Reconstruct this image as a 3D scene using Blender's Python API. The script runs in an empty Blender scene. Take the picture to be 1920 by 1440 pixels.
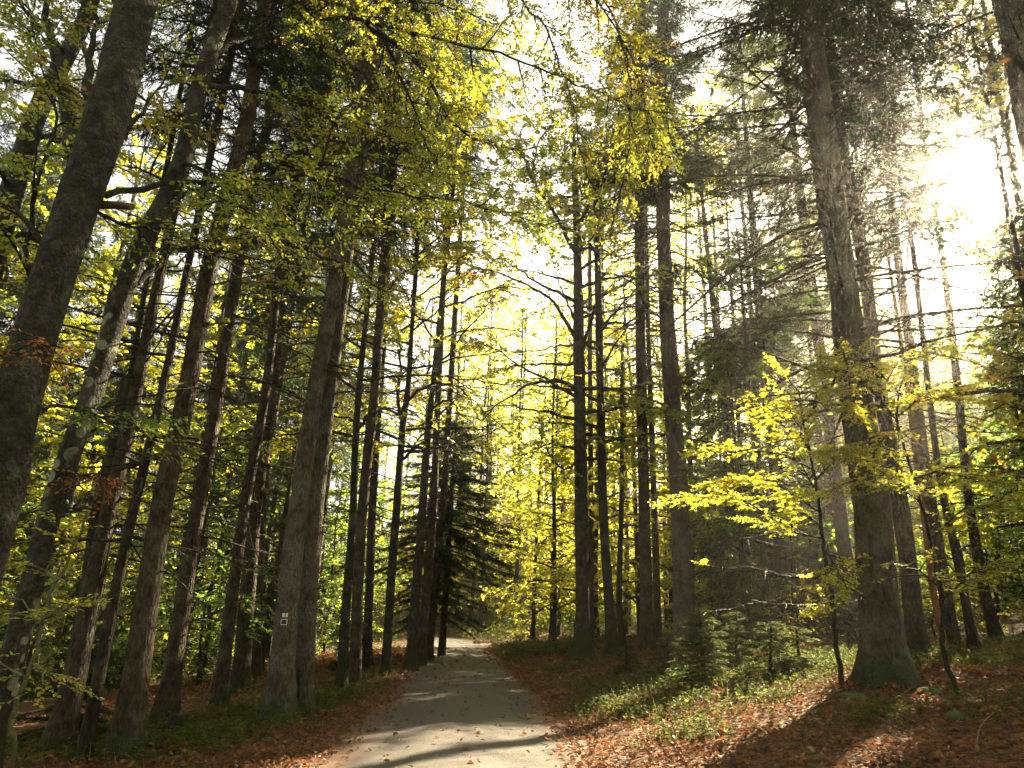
import bpy, math, random
import numpy as np
from mathutils import Matrix, Vector

R_ = np.random.default_rng(7)
random.seed(7)
scene = bpy.context.scene
col = scene.collection

# ------------------------------------------------------------------ camera
FPX = 1325.0                                    # focal length in photo pixels (1920 wide)
_U = np.array([159.0, 4082.0, -FPX]); _U /= np.linalg.norm(_U)     # world up seen from the camera
_F = np.array([0.0, 0.0, -1.0])
_Y = _F - _F.dot(_U) * _U; _Y /= np.linalg.norm(_Y)
_X = np.cross(_Y, _U)
CAMR = np.array([_X, _Y, _U])                   # camera -> world
CAM = np.array([0.0, 0.0, 1.6])
cam_data = bpy.data.cameras.new('camera')
cam_data.sensor_width = 36.0
cam_data.lens = FPX / 1920 * 36
cam_data.clip_start = 0.05
cam_data.clip_end = 3000
cam = bpy.data.objects.new('camera', cam_data)
M4 = Matrix([list(CAMR[i]) + [CAM[i]] for i in range(3)] + [[0, 0, 0, 1]])
cam.matrix_world = M4
col.objects.link(cam)
scene.camera = cam

# ------------------------------------------------------------------ light
SUN_EL, SUN_AZ = math.radians(29.8), math.radians(39.6)            # azimuth clockwise from +Y
SUN = np.array([math.sin(SUN_AZ) * math.cos(SUN_EL), math.cos(SUN_AZ) * math.cos(SUN_EL), math.sin(SUN_EL)])
world = bpy.data.worlds.new('World')
scene.world = world
world.use_nodes = True
wn = world.node_tree
sky = wn.nodes.new('ShaderNodeTexSky')
sky.sky_type = 'NISHITA'
sky.sun_disc = False
sky.sun_elevation = SUN_EL
sky.sun_rotation = SUN_AZ
sky.air_density = 1.0
sky.dust_density = 2.0
_hs = wn.nodes.new('ShaderNodeHueSaturation'); _hs.inputs['Saturation'].default_value = .45
wn.links.new(sky.outputs[0], _hs.inputs['Color'])
_wm = wn.nodes.new('ShaderNodeMix'); _wm.data_type = 'RGBA'; _wm.blend_type = 'MULTIPLY'; _wm.inputs[0].default_value = 1
_wm.inputs[7].default_value = (1.0, .91, .74, 1)
wn.links.new(_hs.outputs[0], _wm.inputs[6])
wn.links.new(_wm.outputs[2], wn.nodes['Background'].inputs[0])
wn.nodes['Background'].inputs[1].default_value = 0.05
sun_data = bpy.data.lights.new('sun', 'SUN')
sun_data.energy = 5.0
sun_data.angle = math.radians(0.6)
sun_data.color = (1.0, 0.83, 0.55)
sun = bpy.data.objects.new('sun', sun_data)
sun.rotation_euler = Vector(SUN).to_track_quat('Z', 'Y').to_euler()
sun.location = (30, 40, 40)
col.objects.link(sun)
scene.view_settings.view_transform = 'Standard'
scene.view_settings.look = 'None'
scene.view_settings.exposure = 3.35
scene.view_settings.gamma = 1.0
cy = scene.cycles
cy.max_bounces = 9
cy.diffuse_bounces = 7
cy.glossy_bounces = 2
cy.transmission_bounces = 7
cy.volume_bounces = 0
cy.transparent_max_bounces = 4
cy.sample_clamp_indirect = 6.0
cy.caustics_reflective = False
cy.caustics_refractive = False
cy.use_denoising = True

# ------------------------------------------------------------------ picture <-> place
def ray(px, py):
    d = CAMR @ np.array([px - 960.0, -(py - 720.0), -FPX])
    return d / np.linalg.norm(d)

RC_Y = [-40, 0, 12, 15.5, 21, 28.5, 36, 42, 47, 52, 57, 62, 120]
RC_X = [-0.4, -0.45, -0.52, -0.7, -1.1, -1.6, -2.1, -3.0, -4.8, -8.5, -14, -22, -110]
def road_c(y):
    return np.interp(y, RC_Y, RC_X)

GD = [-400, -60, -40, -20, -9, -4.5, -2.6, -1.5, 0, 1.45, 2.2, 4, 6.5, 15, 40, 80, 400]
GZ = [-18, -13, -9, -2.6, -0.75, -0.24, -0.05, 0.0, 0.03, 0.0, 0.13, 0.42, 0.75, 1.45, 4.8, 10, 16]
def gh(x, y):
    x = np.asarray(x, float); y = np.asarray(y, float)
    d = x - road_c(y)
    h = (np.interp(d - .35, GD, GZ) + np.interp(d, GD, GZ) + np.interp(d + .35, GD, GZ)) / 3
    off = np.clip((np.abs(d) - 1.6) / 2.0, 0, 1)
    n = (np.sin(x * 1.7 + 1.3 * np.sin(y * .9)) * np.sin(y * 1.31 + .7 * np.sin(x * 1.1)) * .05
         + np.sin(x * 4.1 + y * 2.3) * np.sin(y * 3.7 - x * 1.9) * .018
         + np.sin(x * .31 + 2) * np.sin(y * .23 + 1) * .12)
    back = np.clip(y - 60, 0, 60) * 0.13 * np.clip((x + 30) / 25, 0, 1)
    return h + n * off + back

def at_depth(px, py, Y):
    r = ray(px, py)
    return CAM + r * (Y / r[1])

def on_ground(px, py):
    r = ray(px, py)
    lo = 3.0
    t = lo
    while t < 160:
        p = CAM + r * t
        if p[2] < gh(p[0], p[1]):
            break
        t += .05
    return CAM + r * t

def in_plane(pix, Y):
    """pixels -> points in the upright plane that faces the camera at forward distance Y of the first pixel"""
    A = at_depth(pix[0][0], pix[0][1], Y)
    n = np.array([A[0], A[1], 0.0]); n /= np.linalg.norm(n)
    k = (A - CAM).dot(n)
    out = []
    for p in pix:
        r = ray(p[0], p[1])
        out.append(CAM + r * (k / r.dot(n)))
    return np.array(out)

# sunlit openings in the canopy: (target, radius, start, keep)
SHAFT = []
def shaft(p, r, t0=0.8, keep=0.0):
    SHAFT.append((np.array(p, float), r, t0, keep))
for (px, py, r) in [(640, 1432, .3), (690, 1420, .28), (740, 1412, .22), (790, 1378, .22), (840, 1380, .2), (900, 1388, .2), (960, 1382, .2), (1000, 1425, .35), (860, 1438, .3), (1090, 1425, .4), (1040, 1420, .3),
                    (1250, 1412, .3), (1300, 1393, .3), (1335, 1375, .28), (1370, 1352, .28), (1400, 1335, .28), (1430, 1318, .25), (1330, 1350, .22), (1380, 1322, .22), (1200, 1432, .35), (1400, 1362, .2), (1445, 1345, .2), (1560, 1412, .25), (1590, 1425, .25), (1350, 1285, .4), (1310, 1300, .35), (1420, 1300, .35), (1440, 1262, .45), (1520, 1262, .4), (1560, 1275, .35), (1395, 1255, .4), (1290, 1262, .3)]:
    shaft(on_ground(px, py), r * 1.5, .5, .02)
for (px, py, r) in [(930, 1272, .25), (830, 1277, .2), (850, 1211, .8), (880, 1214, .8), (825, 1207, 1.0), (900, 1207, 1.2), (720, 1275, .3)]:
    shaft(on_ground(px, py), r, .5, .05)
for (px, py, Y, r) in [(1400, 1130, 11, .9), (1350, 985, 11, .9), (1480, 790, 10.5, 1.0), (1600, 700, 10.2, .9), (1420, 900, 10.5, .9), (1560, 850, 10.5, .8), (1290, 960, 11.5, .6), (1700, 690, 10.5, .7), (1460, 1140, 11, .7)]:
    shaft(at_depth(px, py, Y), r, 1.4, .08)
for (px, py, Y, r) in [(195, 960, 10, .5), (170, 1080, 10, .5), (240, 800, 10, .5), (380, 950, 12.5, .5), (360, 1080, 12.5, .4), (400, 760, 12.5, .5), (510, 760, 14.5, .5), (480, 900, 14.5, .5),
                       (205, 640, 8.2, .5), (705, 800, 17.5, .6), (690, 900, 17.5, .6), (757, 840, 19, .5), (45, 1250, 8.6, .5), (300, 560, 10, .4), (540, 600, 14.5, .4), (800, 900, 21, .6), (185, 1020, 10, .5), (215, 900, 10, .5), (262, 700, 10, .5), (155, 1180, 10, .5), (345, 1150, 12.5, .4), (370, 1020, 12.5, .5), (390, 860, 12.5, .5), (425, 650, 12.5, .5), (495, 830, 14.5, .5), (520, 660, 14.5, .5), (465, 980, 14.5, .4), (190, 690, 8.2, .5), (222, 600, 8.2, .5)]:
    shaft(at_depth(px, py, Y), r * 1.4, .7, .04)
for (px, py, h) in [(1325, 1288, .7), (1447, 1278, .6), (1505, 1255, .5), (1385, 1250, .6), (1290, 1275, .3), (1350, 1268, .3), (1470, 1262, .3), (1540, 1262, .3), (1430, 1245, .4)]:
    shaft(on_ground(px, py) + [0, 0, h], .85, .7, .02)
for (px, py, Y, r) in [(860, 1170, 40, 2.2), (905, 1150, 44, 2.5), (845, 1190, 38, 1.5), (935, 1120, 40, 2.2), (880, 1080, 44, 2.2), (870, 1205, 40, 1.5)]:
    shaft(at_depth(px, py, Y), r, 1.5, .08)
NSMALL = len(SHAFT)
for (px, py, Y, r) in [(980, 700, 42, 4.5), (930, 800, 46, 4.5), (1040, 800, 44, 4.0), (860, 620, 36, 3.5), (950, 560, 34, 3.5), (760, 560, 26, 2.5), (850, 960, 46, 3.5), (700, 520, 24, 2.0),
                       (1150, 700, 38, 3.5), (1750, 620, 26, 3.5), (1820, 780, 28, 3.5), (1000, 1000, 40, 3.5), (900, 1080, 48, 3), (1060, 640, 40, 3.5), (780, 760, 34, 3), (900, 480, 30, 3), (820, 420, 24, 2), (1010, 900, 44, 3.5),
                       (1160, 900, 38, 3), (640, 760, 30, 2.5), (1420, 620, 30, 2.5), (1320, 560, 28, 2.0), (1340, 900, 26, 2), (1560, 980, 24, 1.5), (1860, 560, 24, 3), (740, 900, 34, 2.5), (1080, 1080, 36, 2), (1700, 480, 26, 3),
                       (870, 1150, 46, 2.5), (930, 1120, 46, 2.5), (960, 860, 42, 4), (1000, 560, 40, 4), (820, 680, 36, 3.5), (1090, 820, 40, 3), (560, 700, 24, 1.5), (380, 1150, 24, 1.5), (540, 900, 26, 1.5), (1150, 480, 24, 2.0), (1230, 800, 32, 2.5)]:
    shaft(at_depth(px, py, Y), r * 1.2, 1.6, .45)
shaft(CAM + [.15, 0, 0], 1.2, 4, .14)
shaft(at_depth(1880, 310, 5), .9, 4, .3)
shaft(at_depth(1850, 420, 6), .9, 4, .35)
_ST = np.array([s[0] for s in SHAFT]); _SR = np.array([s[1] for s in SHAFT]); _S0 = np.array([s[2] for s in SHAFT]); _SK = np.array([s[3] for s in SHAFT])

def keep_mask(p, grow=0.0):
    """False for foliage that stands in one of the openings"""
    p = np.asarray(p, float)
    ok = np.ones(len(p), bool)
    u = np.modf(np.abs(np.sin(p[:, 0] * 91.7 + p[:, 1] * 47.3 + p[:, 2] * 71.9)) * 4375.85)[0]
    for T, r, t0, k in zip(_ST, _SR, _S0, _SK):
        v = p - T
        t = v @ SUN
        d2 = (v * v).sum(1) - t * t
        ok &= ~((t > t0) & (d2 < (r + grow) ** 2) & (u > k))
    return ok

# ------------------------------------------------------------------ materials
MAT = {}
def new_mat(name):
    m = bpy.data.materials.new(name); m.use_nodes = True
    MAT[name] = m
    nt = m.node_tree
    for n in list(nt.nodes):
        nt.nodes.remove(n)
    out = nt.nodes.new('ShaderNodeOutputMaterial')
    return m, nt, out

def N(nt, kind, **kw):
    n = nt.nodes.new(kind)
    for k, v in kw.items():
        if k.startswith('i_'):
            n.inputs[k[2:].replace('_', ' ')].default_value = v
        else:
            setattr(n, k, v)
    return n

def ramp(nt, src, stops, mode='LINEAR'):
    r = nt.nodes.new('ShaderNodeValToRGB')
    r.color_ramp.interpolation = mode
    el = r.color_ramp.elements
    while len(el) < len(stops):
        el.new(0.5)
    for e, (p, c) in zip(el, stops):
        e.position = p
        e.color = (c[0], c[1], c[2], 1) if len(c) == 3 else c
    nt.links.new(src, r.inputs[0])
    return r.outputs[0]

def mix(nt, fac, a, b, mode='MIX'):
    m = nt.nodes.new('ShaderNodeMix'); m.data_type = 'RGBA'; m.blend_type = mode
    for sock, v in ((m.inputs[0], fac), (m.inputs[6], a), (m.inputs[7], b)):
        if hasattr(v, 'is_linked') or isinstance(v, bpy.types.NodeSocket):
            nt.links.new(v, sock)
        else:
            sock.default_value = v if not isinstance(v, tuple) or len(v) == 4 else (*v, 1)
    return m.outputs[2]

def coords(nt, scale=(1, 1, 1), kind='Object'):
    tc = nt.nodes.new('ShaderNodeTexCoord')
    mp = nt.nodes.new('ShaderNodeMapping')
    mp.inputs['Scale'].default_value = scale
    nt.links.new(tc.outputs[kind], mp.inputs[0])
    return mp.outputs[0]

def noise(nt, vec, scale, detail=4, rough=.55):
    n = N(nt, 'ShaderNodeTexNoise'); n.inputs['Scale'].default_value = scale
    n.inputs['Detail'].default_value = detail; n.inputs['Roughness'].default_value = rough
    nt.links.new(vec, n.inputs['Vector'])
    return n.outputs['Fac']

def voro(nt, vec, scale, out='Distance', feature='F1', rnd=1.0):
    n = N(nt, 'ShaderNodeTexVoronoi', feature=feature); n.inputs['Scale'].default_value = scale
    n.inputs['Randomness'].default_value = rnd
    nt.links.new(vec, n.inputs['Vector'])
    return n.outputs[out]

def math_(nt, op, a, b=None, c=None):
    m = N(nt, 'ShaderNodeMath', operation=op)
    for i, v in enumerate((a, b, c)):
        if v is None: continue
        if isinstance(v, (int, float)): m.inputs[i].default_value = v
        else: nt.links.new(v, m.inputs[i])
    return m.outputs[0]

def bark(name, dark, mid, pale, lichen, moss, zs=.35, lichen_amt=.62, spots=False, bump=1.0, moss_amt=.5):
    m, nt, out = new_mat(name)
    v = coords(nt, (1, 1, zs)); vi = coords(nt)
    oi = N(nt, 'ShaderNodeObjectInfo')
    n1 = noise(nt, v, 26, 5, .65); n2 = noise(nt, vi, 2.3, 4, .6); n3 = noise(nt, v, 75, 3, .7)
    flakes = voro(nt, v, 30, 'Distance')
    c = ramp(nt, n1, [(.3, dark), (.5, mid), (.72, pale)])
    c = mix(nt, math_(nt, 'MULTIPLY', ramp(nt, flakes, [(.35, (0, 0, 0)), (.65, (1, 1, 1))]), .45), c, dark)
    lf = math_(nt, 'MULTIPLY', ramp(nt, n2, [(lichen_amt - .08, (0, 0, 0)), (lichen_amt + .08, (1, 1, 1))]), ramp(nt, n3, [(.42, (0, 0, 0)), (.55, (1, 1, 1))]))
    c = mix(nt, math_(nt, 'MULTIPLY', lf, .85), c, lichen)
    n4 = noise(nt, vi, 7.5, 4, .65)
    c = mix(nt, ramp(nt, n4, [(.5, (0, 0, 0)), (.62, (.55, .55, .55))]), c, tuple(x * .62 for x in lichen))
    c = mix(nt, ramp(nt, noise(nt, v, 5.5, 3, .6), [(.33, (.8, .8, .8)), (.46, (0, 0, 0))]), c, tuple(x * .6 for x in dark))
    if spots:                                     # round crusts of pale lichen
        sp = voro(nt, coords(nt, (1, 1, .8)), 8.0, 'Distance')
        patch = noise(nt, coords(nt, (1, 1, .45)), 1.6, 2, .5)
        sf = math_(nt, 'MULTIPLY', ramp(nt, sp, [(.44, (1, 1, 1)), (.5, (0, 0, 0))]), ramp(nt, patch, [(.5, (0, 0, 0)), (.56, (1, 1, 1))]))
        c = mix(nt, math_(nt, 'MULTIPLY', sf, .9), c, (.42, .42, .34))
    # moss: up the foot of the trunk, and in patches
    sep = N(nt, 'ShaderNodeSeparateXYZ'); nt.links.new(vi, sep.inputs[0])
    hz = N(nt, 'ShaderNodeMapRange'); nt.links.new(sep.outputs[2], hz.inputs[0])
    hz.inputs[1].default_value = 0.0; hz.inputs[2].default_value = .9; hz.inputs[3].default_value = .5; hz.inputs[4].default_value = 0.0
    nm = noise(nt, vi, 3.1, 5, .65)
    mf = ramp(nt, math_(nt, 'ADD', nm, hz.outputs[0]), [(1.12 - moss_amt, (0, 0, 0)), (1.24 - moss_amt, (1, 1, 1))])
    c = mix(nt, math_(nt, 'MULTIPLY', mf, .8), c, moss)
    hs = N(nt, 'ShaderNodeHueSaturation'); nt.links.new(c, hs.inputs['Color'])
    val = N(nt, 'ShaderNodeMapRange'); nt.links.new(oi.outputs['Random'], val.inputs[0]); val.inputs[3].default_value = .58; val.inputs[4].default_value = 1.05
    nt.links.new(val.outputs[0], hs.inputs['Value'])
    b = N(nt, 'ShaderNodeBsdfPrincipled'); b.inputs['Roughness'].default_value = .85
    b.inputs['Specular IOR Level'].default_value = .25
    nt.links.new(hs.outputs[0], b.inputs['Base Color'])
    bp = N(nt, 'ShaderNodeBump'); bp.inputs['Strength'].default_value = .9; bp.inputs['Distance'].default_value = .035 * bump
    nt.links.new(math_(nt, 'SUBTRACT', n1, math_(nt, 'MULTIPLY', flakes, .8)), bp.inputs['Height'])
    nt.links.new(bp.outputs[0], b.inputs['Normal'])
    nt.links.new(b.outputs[0], out.inputs[0])
    return m

bark('bark_spruce', (.026, .017, .011), (.074, .048, .033), (.132, .09, .062), (.19, .18, .14), (.035, .05, .012), lichen_amt=.57, moss_amt=.36, bump=1.5)
bark('bark_grey_spruce', (.036, .028, .022), (.104, .077, .056), (.17, .135, .1), (.25, .24, .2), (.04, .06, .014), lichen_amt=.5, moss_amt=.38, bump=1.5)
bark('bark_beech', (.018, .015, .011), (.036, .032, .025), (.058, .053, .042), (.17, .17, .14), (.032, .04, .011), zs=.8, lichen_amt=.6, bump=.8, moss_amt=.6)
bark('bark_spotted_beech', (.028, .025, .02), (.055, .05, .04), (.085, .078, .064), (.2, .2, .165), (.034, .042, .012), zs=.8, lichen_amt=.57, spots=True, bump=.8, moss_amt=.52)
bark('bark_dead', (.12, .05, .025), (.26, .125, .06), (.42, .24, .12), (.45, .3, .17), (.05, .06, .02), lichen_amt=.6, moss_amt=.2)
bark('bark_sapling', (.1, .1, .05), (.22, .22, .11), (.33, .33, .18), (.4, .4, .28), (.12, .15, .03), zs=.8, bump=.2, moss_amt=.4)

def leaf_mat(name, stops, trans=.55, tboost=1.6, rough=.5, nscale=.5, spec=.3):
    m, nt, out = new_mat(name)
    g = N(nt, 'ShaderNodeNewGeometry')
    oi = N(nt, 'ShaderNodeObjectInfo')
    tcv = coords(nt)
    nz = noise(nt, tcv, nscale, 3, .6)
    f = math_(nt, 'ADD', math_(nt, 'MULTIPLY', g.outputs['Random Per Island'], .62), math_(nt, 'MULTIPLY', math_(nt, 'SUBTRACT', nz, .5), .9))
    f = math_(nt, 'ADD', f, math_(nt, 'ADD', .19, math_(nt, 'MULTIPLY', math_(nt, 'SUBTRACT', oi.outputs['Random'], .5), .25)))
    c = ramp(nt, f, stops)
    hs = N(nt, 'ShaderNodeHueSaturation'); hs.inputs['Value'].default_value = tboost
    nt.links.new(c, hs.inputs['Color'])
    d = N(nt, 'ShaderNodeBsdfDiffuse'); nt.links.new(c, d.inputs[0])
    t = N(nt, 'ShaderNodeBsdfTranslucent'); nt.links.new(hs.outputs[0], t.inputs[0])
    mx = N(nt, 'ShaderNodeMixShader'); mx.inputs[0].default_value = trans
    nt.links.new(d.outputs[0], mx.inputs[1]); nt.links.new(t.outputs[0], mx.inputs[2])
    gl = N(nt, 'ShaderNodeBsdfGlossy'); gl.inputs['Roughness'].default_value = rough
    gl.inputs[0].default_value = (1, 1, 1, 1)
    fr = N(nt, 'ShaderNodeFresnel'); fr.inputs[0].default_value = 1.35
    m2 = N(nt, 'ShaderNodeMixShader'); nt.links.new(math_(nt, 'MULTIPLY', fr.outputs[0], spec), m2.inputs[0])
    nt.links.new(mx.outputs[0], m2.inputs[1]); nt.links.new(gl.outputs[0], m2.inputs[2])
    nt.links.new(m2.outputs[0], out.inputs[0])
    return m

leaf_mat('leaf_beech', [(0, (.10, .15, .018)), (.35, (.19, .24, .022)), (.62, (.32, .31, .025)), (.82, (.46, .33, .03)), (.93, (.4, .17, .03)), (1, (.3, .08, .02))], trans=.7, tboost=1.9)
leaf_mat('leaf_yellow', [(0, (.16, .24, .02)), (.35, (.33, .36, .026)), (.75, (.49, .43, .032)), (.93, (.52, .38, .03)), (1, (.42, .17, .025))], trans=.72, tboost=2.0)
leaf_mat('leaf_green', [(0, (.05, .10, .014)), (.4, (.10, .17, .02)), (.75, (.2, .26, .025)), (.92, (.36, .34, .03)), (1, (.42, .25, .03))], trans=.68, tboost=1.9)
leaf_mat('leaf_orange', [(0, (.34, .19, .03)), (.4, (.32, .12, .025)), (.8, (.24, .065, .02)), (1, (.16, .04, .015))], trans=.5)
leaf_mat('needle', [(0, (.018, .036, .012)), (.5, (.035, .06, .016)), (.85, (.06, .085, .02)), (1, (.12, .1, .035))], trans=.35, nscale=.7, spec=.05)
leaf_mat('needle_sunlit', [(0, (.05, .075, .02)), (.5, (.09, .12, .03)), (1, (.2, .22, .045))], trans=.55, nscale=1.5, spec=.04)  # sun patch firs: sunlight put into the needle colour
leaf_mat('herb', [(0, (.03, .05, .011)), (.45, (.06, .085, .016)), (.75, (.12, .135, .025)), (.9, (.2, .17, .03)), (1, (.22, .12, .03))], trans=.5, nscale=1.2, spec=.1)
leaf_mat('litter_leaf', [(0, (.06, .03, .018)), (.3, (.125, .056, .028)), (.6, (.2, .085, .037)), (.85, (.29, .145, .068)), (.97, (.38, .26, .14)), (1, (.42, .34, .1))], trans=.22, nscale=1.4, spec=.12, rough=.6)
leaf_mat('road_leaf', [(0, (.09, .05, .025)), (.4, (.2, .1, .04)), (.8, (.36, .2, .06)), (1, (.5, .38, .1))], trans=.15, nscale=2, spec=.4)

def floor_mat():
    m, nt, out = new_mat('forest_floor')
    v = coords(nt)
    cell = voro(nt, v, 17, 'Color'); sepc = N(nt, 'ShaderNodeSeparateColor'); nt.links.new(cell, sepc.inputs[0])
    dist = voro(nt, v, 17, 'Distance')
    n1 = noise(nt, v, .8, 5, .6); n2 = noise(nt, v, 40, 4, .7); n3 = noise(nt, v, .33, 3, .6)
    c = ramp(nt, sepc.outputs[0], [(0, (.06, .033, .02)), (.35, (.11, .052, .027)), (.7, (.19, .085, .037)), (1, (.27, .15, .07))])
    c = mix(nt, ramp(nt, n2, [(.35, (.6, .6, .6)), (.65, (0, 0, 0))]), c, (.05, .032, .022))
    c = mix(nt, ramp(nt, n1, [(.52, (0, 0, 0)), (.66, (.75, .75, .75))]), c, (.05, .07, .02))
    c = mix(nt, ramp(nt, n3, [(.5, (0, 0, 0)), (.7, (.5, .5, .5))]), c, (.06, .045, .03))
    b = N(nt, 'ShaderNodeBsdfPrincipled'); b.inputs['Roughness'].default_value = .9; b.inputs['Specular IOR Level'].default_value = .2
    nt.links.new(c, b.inputs['Base Color'])
    bp = N(nt, 'ShaderNodeBump'); bp.inputs['Strength'].default_value = 1; bp.inputs['Distance'].default_value = .04
    nt.links.new(math_(nt, 'ADD', math_(nt, 'MULTIPLY', dist, 1.0), math_(nt, 'MULTIPLY', n2, .6)), bp.inputs['Height'])
    nt.links.new(bp.outputs[0], b.inputs['Normal'])
    nt.links.new(b.outputs[0], out.inputs[0])
def gravel_mat():
    m, nt, out = new_mat('gravel')
    v = coords(nt)
    st = voro(nt, v, 95, 'Color'); sp = N(nt, 'ShaderNodeSeparateColor'); nt.links.new(st, sp.inputs[0])
    sd = voro(nt, v, 95, 'Distance')
    n1 = noise(nt, v, 1.1, 5, .65); n2 = noise(nt, v, 120, 2, .6)
    nl = noise(nt, coords(nt, (1.6, .22, 1)), 1.0, 3, .6)
    c = ramp(nt, sp.outputs[0], [(0, (.036, .032, .028)), (.5, (.072, .064, .056)), (.85, (.125, .112, .1)), (1, (.24, .22, .2))])
    c = mix(nt, ramp(nt, n1, [(.4, (0, 0, 0)), (.7, (.6, .6, .6))]), c, (.062, .05, .04))
    c = mix(nt, ramp(nt, nl, [(.45, (0, 0, 0)), (.65, (.55, .55, .55))]), c, (.095, .083, .07))
    c = mix(nt, ramp(nt, n2, [(.35, (.4, .4, .4)), (.6, (0, 0, 0))]), c, (.08, .07, .06))
    at = N(nt, 'ShaderNodeAttribute', attribute_name='verge')
    e = math_(nt, 'ADD', at.outputs['Fac'], math_(nt, 'MULTIPLY', math_(nt, 'SUBTRACT', noise(nt, v, 3.2, 5, .7), .5), 1.5))
    c = mix(nt, ramp(nt, e, [(.45, (0, 0, 0)), (.8, (.9, .9, .9))]), c, (.12, .065, .036))
    b = N(nt, 'ShaderNodeBsdfPrincipled'); b.inputs['Roughness'].default_value = .85; b.inputs['Specular IOR Level'].default_value = .3
    nt.links.new(c, b.inputs['Base Color'])
    bp = N(nt, 'ShaderNodeBump'); bp.inputs['Strength'].default_value = .6; bp.inputs['Distance'].default_value = .008
    nt.links.new(math_(nt, 'SUBTRACT', 1.0, sd), bp.inputs['Height'])
    nt.links.new(bp.outputs[0], b.inputs['Normal'])
    nt.links.new(b.outputs[0], out.inputs[0])
def plain(name, c, rough=.6, nvar=.15, scale=14, metal=0):
    m, nt, out = new_mat(name)
    v = coords(nt)
    n1 = noise(nt, v, scale, 4, .6)
    cc = ramp(nt, n1, [(.3, tuple(x * (1 - nvar) for x in c)), (.7, tuple(min(1, x * (1 + nvar)) for x in c))])
    b = N(nt, 'ShaderNodeBsdfPrincipled'); b.inputs['Roughness'].default_value = rough; b.inputs['Metallic'].default_value = metal
    nt.links.new(cc, b.inputs['Base Color']); nt.links.new(b.outputs[0], out.inputs[0])
floor_mat(); gravel_mat()
plain('white_enamel', (.78, .77, .72), .4, .06)
plain('black_enamel', (.012, .012, .016), .35, .2)
plain('yellow_enamel', (.5, .36, .04), .4, .1)
plain('blue_enamel', (.06, .07, .16), .4, .1)
plain('steel', (.5, .5, .5), .4, .1, metal=1)
plain('stone', (.2, .19, .17), .9, .4, 5)
plain('moss', (.05, .08, .018), .95, .5, 30)
plain('cut_wood', (.11, .075, .048), .9, .4, 9)

# ------------------------------------------------------------------ mesh building
class MB:
    def __init__(s):
        s.v = []; s.f = []; s.n = 0
    def add(s, verts, faces, mat=0, smooth=False):
        verts = np.asarray(verts, float).reshape(-1, 3)
        faces = np.asarray(faces, np.int64)
        if len(faces) == 0: return
        s.v.append(verts); s.f.append((faces + s.n, mat, smooth)); s.n += len(verts)
    def mesh(s, name, mats, origin=(0, 0, 0)):
        me = bpy.data.meshes.new(name)
        V = np.concatenate(s.v) - np.asarray(origin, float)
        me.vertices.add(len(V)); me.vertices.foreach_set('co', V.astype(np.float32).ravel())
        loops = np.concatenate([f.ravel() for f, _, _ in s.f])
        sizes = np.concatenate([np.full(len(f), f.shape[1]) for f, _, _ in s.f])
        starts = np.concatenate([[0], np.cumsum(sizes)[:-1]])
        me.loops.add(len(loops)); me.loops.foreach_set('vertex_index', loops.astype(np.int32))
        me.polygons.add(len(sizes)); me.polygons.foreach_set('loop_start', starts.astype(np.int32))
        me.polygons.foreach_set('loop_total', sizes.astype(np.int32))
        me.polygons.foreach_set('material_index', np.concatenate([np.full(len(f), m) for f, m, _ in s.f]).astype(np.int32))
        me.polygons.foreach_set('use_smooth', np.concatenate([np.full(len(f), sm) for f, _, sm in s.f]))
        for m in mats: me.materials.append(MAT[m])
        me.update(calc_edges=True)
        me.validate()
        return me

def unit(a):
    a = np.asarray(a, float)
    return a / np.maximum(np.linalg.norm(a, axis=-1, keepdims=True), 1e-9)

def resample(P, step, vals=None):
    P = np.asarray(P, float)
    # Catmull-Rom through the points
    out = []; ov = []
    n = len(P)
    for i in range(n - 1):
        p0 = P[max(i - 1, 0)]; p1 = P[i]; p2 = P[i + 1]; p3 = P[min(i + 2, n - 1)]
        k = max(1, int(math.ceil(np.linalg.norm(p2 - p1) / step)))
        for j in range(k):
            t = j / k
            out.append(.5 * ((2 * p1) + (-p0 + p2) * t + (2 * p0 - 5 * p1 + 4 * p2 - p3) * t * t + (-p0 + 3 * p1 - 3 * p2 + p3) * t ** 3))
            if vals is not None: ov.append(vals[i] * (1 - t) + vals[i + 1] * t)
    out.append(P[-1])
    if vals is not None:
        ov.append(vals[-1])
        return np.array(out), np.array(ov)
    return np.array(out)

def tube(mb, P, r, sides=5, mat=0, cap=True):
    P = np.asarray(P, float); n = len(P)
    r = np.broadcast_to(np.asarray(r, float), (n,))
    T = unit(np.gradient(P, axis=0))
    ref = np.array([0, 0, 1.0]) if abs(T[0][2]) < .8 else np.array([1.0, 0, 0])
    S = unit(np.cross(T, ref)); B = np.cross(S, T)
    a = np.arange(sides) / sides * 2 * math.pi
    V = P[:, None] + r[:, None, None] * (np.cos(a)[None, :, None] * S[:, None] + np.sin(a)[None, :, None] * B[:, None])
    i = np.arange(n - 1)[:, None] * sides; j = np.arange(sides)[None]; j2 = (j + 1) % sides
    F = np.stack([i + j, i + j2, i + sides + j2, i + sides + j], -1).reshape(-1, 4)
    mb.add(V.reshape(-1, 3), F, mat, True)
    if cap:
        mb.add(V[-1], [list(range(sides))], mat)

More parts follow.
